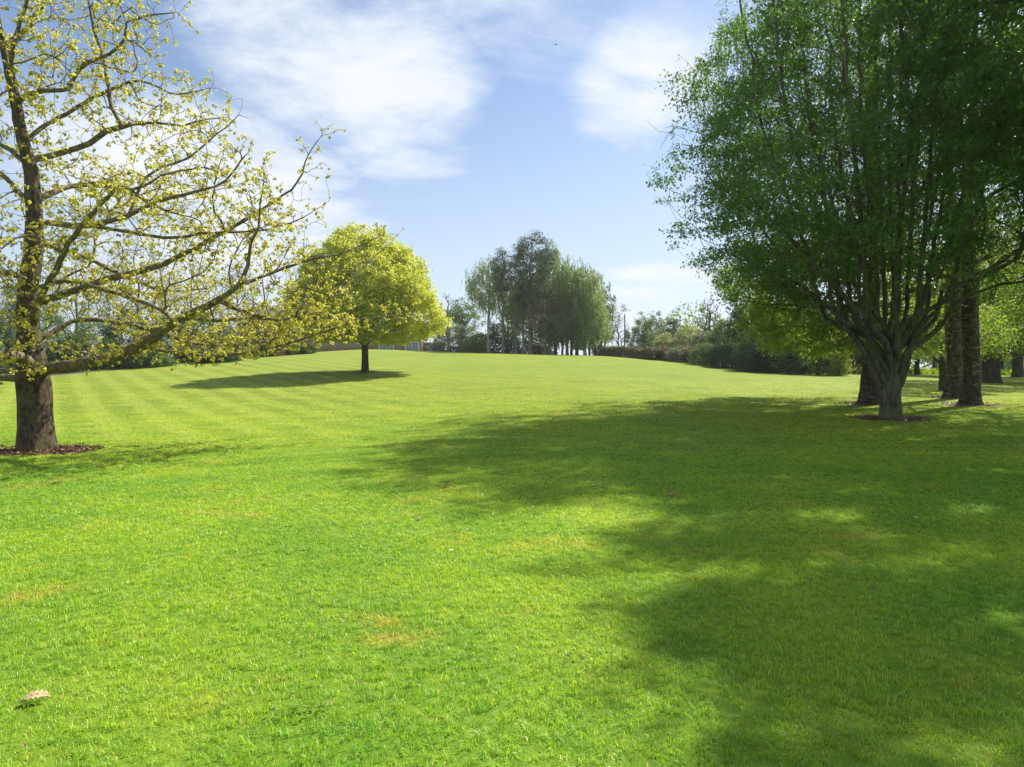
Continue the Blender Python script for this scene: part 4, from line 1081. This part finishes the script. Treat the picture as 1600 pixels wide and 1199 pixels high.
# ================================================================== RIGHT WOODLAND
WG = 'park trees beyond the birches on the right'
x = X(1475, 37); simple_tree('small_tree', 'small crooked tree with dark spreading branches left of the birch pair', 'tree', x, 37, [(1.9, 2.2), (2.6, 3.0), (3.6, 3.0), (4.6, 2.2), (5.4, .8)], .17, M['bright_leaf'], M['dark_bark'], n=(12, 70, 320), nl=9000, size=.12, seed=171,
                            asc=.3, bias=.6, top=.7, spread=.2, sides=(12, 6, 4, 3), lean=(-.3, 0), twigr=.008, root_lo=1.1)
x = X(1548, 46); simple_tree('oak_tree', 'stout short-trunked tree with bright green leaves right of the birch pair', 'tree', x, 46, [(2.0, 4.0), (3.0, 5.6), (5.0, 6.0), (8.0, 5.4), (11, 3.0), (12.5, 1)], .55, M['bright_leaf'], M['dark_bark'], n=(24, 180, 800), nl=30000, size=.17,
                            seed=172, asc=.4, bias=.55, spread=.25, sides=(16, 7, 4, 3), per=7, twigr=.009, root_lo=1.6)
park = [(1385, 72, 120, 420, .25, 'gold_leaf', 'golden green park tree seen through the hornbeam stems'), (1433, 66, 110, 440, .22, 'bright_leaf', 'bright green park tree between hornbeam and birches'), (1527, 62, 120, 400, .28, 'bright_leaf', 'tall bright park tree behind the birch pair'),
        (1562, 78, 110, 430, .35, 'gold_leaf', 'golden park tree behind the stout tree'), (1590, 60, 130, 380, .4, 'bright_leaf', 'dark-trunked park tree at the right edge'), (1640, 50, 150, 330, .4, 'bright_leaf', 'leafy park tree just past the right edge'),
        (1460, 90, 130, 430, .25, 'birch_leaf', 'distant park tree behind the small crooked tree'), (1410, 100, 130, 450, .25, 'pale_leaf', 'pale distant park tree right of the hornbeam trunk'), (1505, 100, 130, 440, .3, 'gold_leaf', 'distant golden tree between the birch trunks and the stout tree'),
        (1355, 98, 110, 470, .25, 'bright_leaf', 'distant green tree left of the hornbeam trunk'), (1700, 66, 180, 340, .4, 'birch_leaf', 'park tree out past the right edge')]
for q, (px, d, wp, tp, rt, mt, lab) in enumerate(park):
    x = X(px, d); z0 = gz(x, d); H = (HOR - tp) / F * d + CAMZ - z0; r = wp / F * d / 2; lo = 2.0 + (q % 3) * .4
    simple_tree('park_tree', lab, 'tree', x, d, [(lo, r * .7), (lo + 1.4, r), (H * .6, r * .95), (H * .85, r * .6), (H, r * .15)], rt, M[mt], M['dark_bark'], n=(12, 80, 300), nl=10000, size=.24, seed=180 + q, asc=.45, bias=.5, per=6, spread=.35, group=WG, twigr=.015)
# far belt of woodland
far = []
for q in range(30):
    a = 20 + q * 5.2 + random.uniform(-4, 4); far.append((a, 118 + random.uniform(-6, 12)))
bt = []; tr_it = []
for q, (a, b) in enumerate([(x_, y_) for x_, y_ in far if x_ > 30]):
    z0 = gz(a, b); H = random.uniform(9, 13)
    pp = profile_points(2600, (a, b, z0), [(.3, 6), (3, 8), (H * .7, 7), (H, 2)], bias=.4, seed=300 + q)
    bt.append(leaves(pp, rnd(len(pp)), rnd(len(pp)) + np.array([0, 0, .6]), .55 * rng.uniform(.6, 1.2, len(pp)), np.clip(rng.normal(.5, .25, len(pp)), 0, 1)))
V, Fc, T = merge(bt); o = build('far_woodland', V, Fc, M['birch_leaf'], tint=T); tag(o, kind='stuff')
# rough grass at the wood's edge
n_ = 9000; px = rng.uniform(1340, 1700, n_); dd = rng.uniform(66, 96, n_); x = (px - 800) / F * dd
C = np.c_[x, dd, ground(x, dd)]
V, Fc, T = leaves(C, rnd(n_, .3) + np.array([0, 0, 1.]), rnd(n_) * np.array([1, 1, .2]), rng.uniform(.25, .7, n_), rng.uniform(0, 1, n_), wide=.3)
tag(build('rough_grass', V, Fc, M['bright_leaf'], tint=T), kind='stuff')

# ================================================================== AIR
V, Fc = boxes([(-950, 950, -340, 1560, -4, 27)])
mz, nz_ = newmat('haze'); pv = nz_.node('ShaderNodeVolumePrincipled', Color=(.88, .93, 1.0), Density=0.0003, Anisotropy=.3)
oo = nz_.node('ShaderNodeOutputMaterial'); nz_.l.new(pv.outputs[0], oo.inputs['Volume'])
tag(build('haze', V, Fc, mz), kind='stuff')

# ================================================================== SMALL THINGS
def fallen_leaf(label, px, py, size, rot, curl, col, seed):
    d = CAMZ / ((py - HOR) / F); x = X(px, d); z = gz(x, d)
    for _ in range(6): d = (CAMZ - gz(X(px, d), d)) / ((py - HOR) / F); x = X(px, d)
    z = gz(x, d) + .022
    r_ = np.random.default_rng(seed); n_ = 13; V = []; half = []
    for i in range(n_):
        t = i / (n_ - 1); wv = math.sin(math.pi * min(1, t * 1.02)) ** .6 * .24 * (1 + .38 * math.cos(i * math.pi)) + .012
        half.append((t, wv))
    rows = []
    for t, wv in half:
        row = []
        for s in (-1, -.5, 0, .5, 1):
            y = s * wv; zc = abs(s) ** 1.5 * min(wv, .2) * curl * .45 + .10 * math.sin(t * 3.1) + (r_.normal(0, .012) if abs(s) == 1 else 0) - .02 * (s == 0)
            row.append((t - .5, y, zc))
        rows.append(row)
    V = np.array(rows).reshape(-1, 3) * size
    Fc = [(i * 5 + j, i * 5 + j + 1, i * 5 + j + 6, i * 5 + j + 5) for i in range(n_ - 1) for j in range(4)]
    o = build('fallen_leaf', V, np.array(Fc), col, smooth=True, loc=(x, d, z)); o.rotation_euler = (R(8), R(-4), rot)
    md = o.modifiers.new('thick', 'SOLIDIFY'); md.thickness = .0012
    V, Fq = tube(np.array([(-.5, 0, 0), (-.6, .02, .01), (-.68, .05, .0)]) * size, np.array([.012, .010, .008]) * size, 5)
    build('stalk', V, Fq, col, o)
    tag(o, label, 'leaf', 'dead leaves lying on the lawn'); return o


M['dead'] = plain_mat('dead_leaf', (.46, .33, .19), .7, .35, 60, .4)
M['dead_dark'] = plain_mat('dead_leaf_dark', (.26, .16, .08), .8, .35, 40, .4)
fallen_leaf('large curled tan oak leaf lying on the grass in the bottom left corner', 51, 1103, .125, R(18), 1.3, M['dead'], 1)
fallen_leaf('small curled brown leaf in the edge of the big shadow, left of its neighbour', 659, 749, .14, R(5), 1.0, M['dead_dark'], 2)
fallen_leaf('small arched brown leaf on sunlit grass just beyond the shadow tip', 700, 762, .13, R(-12), 1.2, M['dead_dark'], 3)
fallen_leaf('dark leaf on the shaded lawn near the middle of the big shadow', 1053, 776, .16, R(8), .9, M['dead_dark'], 4)
fallen_leaf('tiny brown leaf on sunlit grass below the shadow tip', 655, 814, .07, R(50), .9, M['dead_dark'], 5)
fallen_leaf('tiny reddish leaf on the shaded grass at the lower right', 1367, 920, .05, R(20), .9, M['dead_dark'], 6)

petal = plain_mat('daisy_petal', (.8, .8, .78), .6, .03); yolk = plain_mat('daisy_centre', (.7, .5, .05), .7, .1); stemm = plain_mat('daisy_stem', (.08, .18, .03), .6, .1)
for q, (px, py, lab) in enumerate([(1346, 664, 'single white daisy in shade left of the hornbeam foot'), (705, 870, 'white daisy on the sunlit grass left of the pale dry patch'), (1433, 817, 'white daisy on the shaded lawn at the right')]):
    d = CAMZ / ((py - HOR) / F)
    for _ in range(6): d = (CAMZ - gz(X(px, d), d)) / ((py - HOR) / F)
    x = X(px, d); t = thing('daisy', lab, 'flower', (x, d, gz(x, d)), 'daisies in the lawn'); an = np.linspace(0, 2 * math.pi, 14, endpoint=False)
    C = np.c_[np.cos(an) * .005, np.sin(an) * .005, np.full(14, .055)]; A = np.c_[np.cos(an), np.sin(an), np.full(14, .15)]
    V, Fc, T = leaves(C, A, np.tile([0, 0, 1.], (14, 1)), np.full(14, .018), np.zeros(14), wide=.35); build('petals', V, Fc, petal, t)
    V, Fq = tube([(0, 0, .052), (0, 0, .058), (0, 0, .0605)], [.006, .005, .001], 8); build('flower_centre', V, Fq, yolk, t)
    V, Fq = tube([(0, 0, 0), (.002, 0, .03), (0, 0, .053)], [.0015, .0015, .0015], 5); build('stem', V, Fq, stemm, t)

# small litter: bits of twig and bud scale sunk in the turf
n_ = 170; dd = rng.uniform(2.4, 17, n_); xx = dd * rng.uniform(-.85, .85, n_)
V, Fc, T = leaves(np.c_[xx, dd, ground(xx, dd) + .026], rnd(n_) * np.array([1, 1, .2]), rnd(n_, .4) + np.array([0, 0, 1.]), rng.uniform(.012, .038, n_), rng.uniform(0, 1, n_), wide=.45)
lm = leaf_mat('turf_litter', (.16, .09, .05), (.48, .38, .24), (.3, .2, .1), .15)
tag(build('lawn_litter', V, Fc, lm, tint=T), kind='stuff')

# broad-leaved weeds in the turf
weedm = leaf_mat('clover_leaf', (.12, .22, .03), (.20, .32, .05), (.30, .44, .05), .4)
for q, (px, py, s, lab) in enumerate([(935, 1035, .16, 'patch of broad-leaved clover in sunlit grass near the bottom centre'), (1300, 1165, .12, 'patch of small weeds near the bottom right'), (470, 1118, .1, 'little weed patch in the grass near the bottom, left of centre')]):
    d = CAMZ / ((py - HOR) / F); x = X(px, d); n_ = 60; a = rng.uniform(0, 6.28, n_); r = s * rng.uniform(0, 1, n_) ** .6
    cx_, cy_ = x + np.cos(a) * r * 1.5, d + np.sin(a) * r
    C = np.c_[cx_, cy_, ground(cx_, cy_) + rng.uniform(.022, .042, n_)]
    V, Fc, T = leaves(C, rnd(n_) * np.array([1, 1, .2]), rnd(n_, .3) + np.array([0, 0, 1.]), rng.uniform(.014, .026, n_), rng.uniform(0, 1, n_), wide=.8, big=True)
    tag(build('clover', V, Fc, weedm, tint=T), lab, 'weeds', kind='stuff')


def bird(label, px, py, d, span, bank):
    p_ = P3(px, py, d); r = thing('bird', label, 'bird', tuple(p_)); r.rotation_euler = (R(20), bank, R(70))
    m = M['dark_wood']; u = span
    V, Fq = tube([(-.34 * u, 0, 0), (-.2 * u, 0, .01 * u), (0, 0, 0), (.14 * u, 0, .01 * u), (.22 * u, 0, .015 * u), (.27 * u, 0, .01 * u)], np.array([.012, .03, .062, .055, .032, .004]) * u, 10)
    build('body', V, Fq, m, r, smooth=True)
    for s in (-1, 1):
        V = np.array([(.10, 0, .02), (.13, s * .22, .10), (.02, s * .5, .06), (-.06, s * .25, .09), (-.10, 0, .02), (.10, 0, .01), (.13, s * .22, .09), (.02, s * .5, .055), (-.06, s * .25, .08), (-.10, 0, .01)]) * u
        build('wing', V, np.array([(0, 1, 3, 4), (1, 2, 3, 3), (5, 9, 8, 6), (6, 8, 7, 7), (0, 5, 6, 1), (4, 3, 8, 9)])[[0, 2, 4, 5]], m, r)
        build('wing_tip', V[[1, 2, 3, 6, 7, 8]], np.array([(0, 1, 2), (3, 5, 4)]), m, r)
    V = np.array([(-.25, -.02, .005), (-.25, .02, .005), (-.42, .06, .005), (-.42, -.06, .005), (-.25, -.02, -.005), (-.25, .02, -.005), (-.42, .06, -.005), (-.42, -.06, -.005)]) * u
    build('tail', V, np.array([(0, 1, 2, 3), (4, 7, 6, 5), (0, 4, 5, 1), (2, 6, 7, 3), (0, 3, 7, 4), (1, 5, 6, 2)]), m, r)


bird('small dark bird flying high against the pale upper sky', 868, 73, 60, .38, R(25))
bird('tiny distant bird low in the sky above the clump', 773, 352, 120, .35, R(-20))


# ================================================================== GRASS
def grass():
    lib = bpy.data.collections.new('grass_tiles')       # not linked: only a source for the geometry nodes
    tiles = []; r_ = np.random.default_rng(5)

    def tile(size, n_, hgt, wid, seed, over=1.04):
        q = np.random.default_rng(seed)
        # blades grow in little tufts
        nt = n_ // 9; tc_ = q.uniform(-.5, .5, (nt, 2)) * size * over; c = np.repeat(tc_, 9, 0) + q.normal(0, .011 + wid, (nt * 9, 2)); m_ = len(c)
        th = np.repeat(q.uniform(0, 6.28, nt), 9) + q.normal(0, .9, m_); ln = np.abs(q.normal(.62, .42, m_)) + .15
        H = hgt * np.repeat(q.uniform(.6, 1.25, nt), 9) * q.uniform(.5, 1.2, m_); W = wid * q.uniform(.6, 1.3, m_)
        dx, dy = np.cos(th), np.sin(th); ta = th + math.pi / 2 + q.normal(0, .5, m_); wx, wy = np.cos(ta) * W / 2, np.sin(ta) * W / 2
        z0 = -.012
        b = np.c_[c, np.full(m_, z0)]
        mid = np.c_[c[:, 0] + dx * H * ln * .35, c[:, 1] + dy * H * ln * .35, H * .62]
        tip = np.c_[c[:, 0] + dx * H * ln * 1.15, c[:, 1] + dy * H * ln * 1.15, H * np.clip(1 - .35 * ln, .35, 1)]
        ww = np.c_[wx, wy, np.zeros(m_)]
        V = np.stack([b - ww, b + ww, mid + ww * .85, mid - ww * .85, tip], 1).reshape(-1, 3)
        i = np.arange(m_)[:, None] * 5
        Fc = np.concatenate([i + np.array([[0, 1, 2]]), i + np.array([[0, 2, 3]]), i + np.array([[3, 2, 4]])], 0)
        me_o = build('grass_tile_%02d' % len(tiles), V, Fc, M['blade'], tint=np.repeat(q.uniform(0, 1, m_), 5))
        COL.objects.unlink(me_o); lib.objects.link(me_o); tiles.append(me_o)

    rings = [(.5, 1900, .034, .0032, 1.2, 6.5, 6), (.8, 2400, .036, .0045, 6.5, 13.5, 5), (1.4, 3600, .030, .0065, 13.5, 26, 5), (2.4, 4200, .030, .011, 26, 44, 5)]
    P = []; ID = []; RO = []; SC = []
    for sz, n_, hg, wd, d0, d1, nv in rings:
        base = len(tiles)
        for s in range(nv): tile(sz, n_, hg, wd, base * 10 + s)
        ys_ = np.arange(d0, d1, sz)
        for y in ys_:
            half = (y + sz) * .80 + 1.5
            xs_ = np.arange(-half, half + sz, sz)
            for x in xs_:
                a = gz(x, y + sz / 2)
                P.append((x, y + sz / 2, a)); ID.append(base + int(r_.integers(nv)))
                e = .3; gxn = (gz(x + e, y + sz / 2) - a) / e; gyn = (gz(x, y + sz / 2 + e) - a) / e
                from mathutils import Matrix
                nv_ = Vector((-gxn, -gyn, 1)).normalized(); qt = Vector((0, 0, 1)).rotation_difference(nv_) @ Matrix.Rotation(R(90) * int(r_.integers(4)), 3, 'Z').to_quaternion()
                RO.append(tuple(qt.to_euler())); SC.append((1, 1, r_.uniform(.85, 1.15) * float(np.interp(y, [24, 42], [1, .25]))))
    n_ = len(P); me = bpy.data.meshes.new('grass'); me.vertices.add(n_); me.vertices.foreach_set('co', np.array(P, np.float32).ravel())
    at = me.attributes.new('tid', 'INT', 'POINT'); at.data.foreach_set('value', np.array(ID, np.int32))
    at = me.attributes.new('rot', 'FLOAT_VECTOR', 'POINT'); at.data.foreach_set('vector', np.array(RO, np.float32).ravel())
    at = me.attributes.new('scl', 'FLOAT_VECTOR', 'POINT'); at.data.foreach_set('vector', np.array(SC, np.float32).ravel())
    o = bpy.data.objects.new('grass', me); COL.objects.link(o); tag(o, kind='stuff')
    ng = bpy.data.node_groups.new('grass_scatter', 'GeometryNodeTree')
    ng.interface.new_socket('Geometry', in_out='INPUT', socket_type='NodeSocketGeometry'); ng.interface.new_socket('Geometry', in_out='OUTPUT', socket_type='NodeSocketGeometry')
    N = ng.nodes; L = ng.links
    gi = N.new('NodeGroupInput'); go = N.new('NodeGroupOutput'); ci = N.new('GeometryNodeCollectionInfo'); ci.inputs['Collection'].default_value = lib
    ci.inputs['Separate Children'].default_value = True; ci.inputs['Reset Children'].default_value = True
    ip = N.new('GeometryNodeInstanceOnPoints'); ip.inputs['Pick Instance'].default_value = True

    def na(name, t):
        a = N.new('GeometryNodeInputNamedAttribute'); a.data_type = t; a.inputs['Name'].default_value = name; return a.outputs['Attribute']
    e2r = N.new('FunctionNodeEulerToRotation'); L.new(na('rot', 'FLOAT_VECTOR'), e2r.inputs[0])
    L.new(gi.outputs[0], ip.inputs['Points']); L.new(ci.outputs[0], ip.inputs['Instance']); L.new(na('tid', 'INT'), ip.inputs['Instance Index'])
    L.new(e2r.outputs[0], ip.inputs['Rotation']); L.new(na('scl', 'FLOAT_VECTOR'), ip.inputs['Scale']); L.new(ip.outputs[0], go.inputs[0])
    md = o.modifiers.new('scatter', 'NODES'); md.node_group = ng


grass()
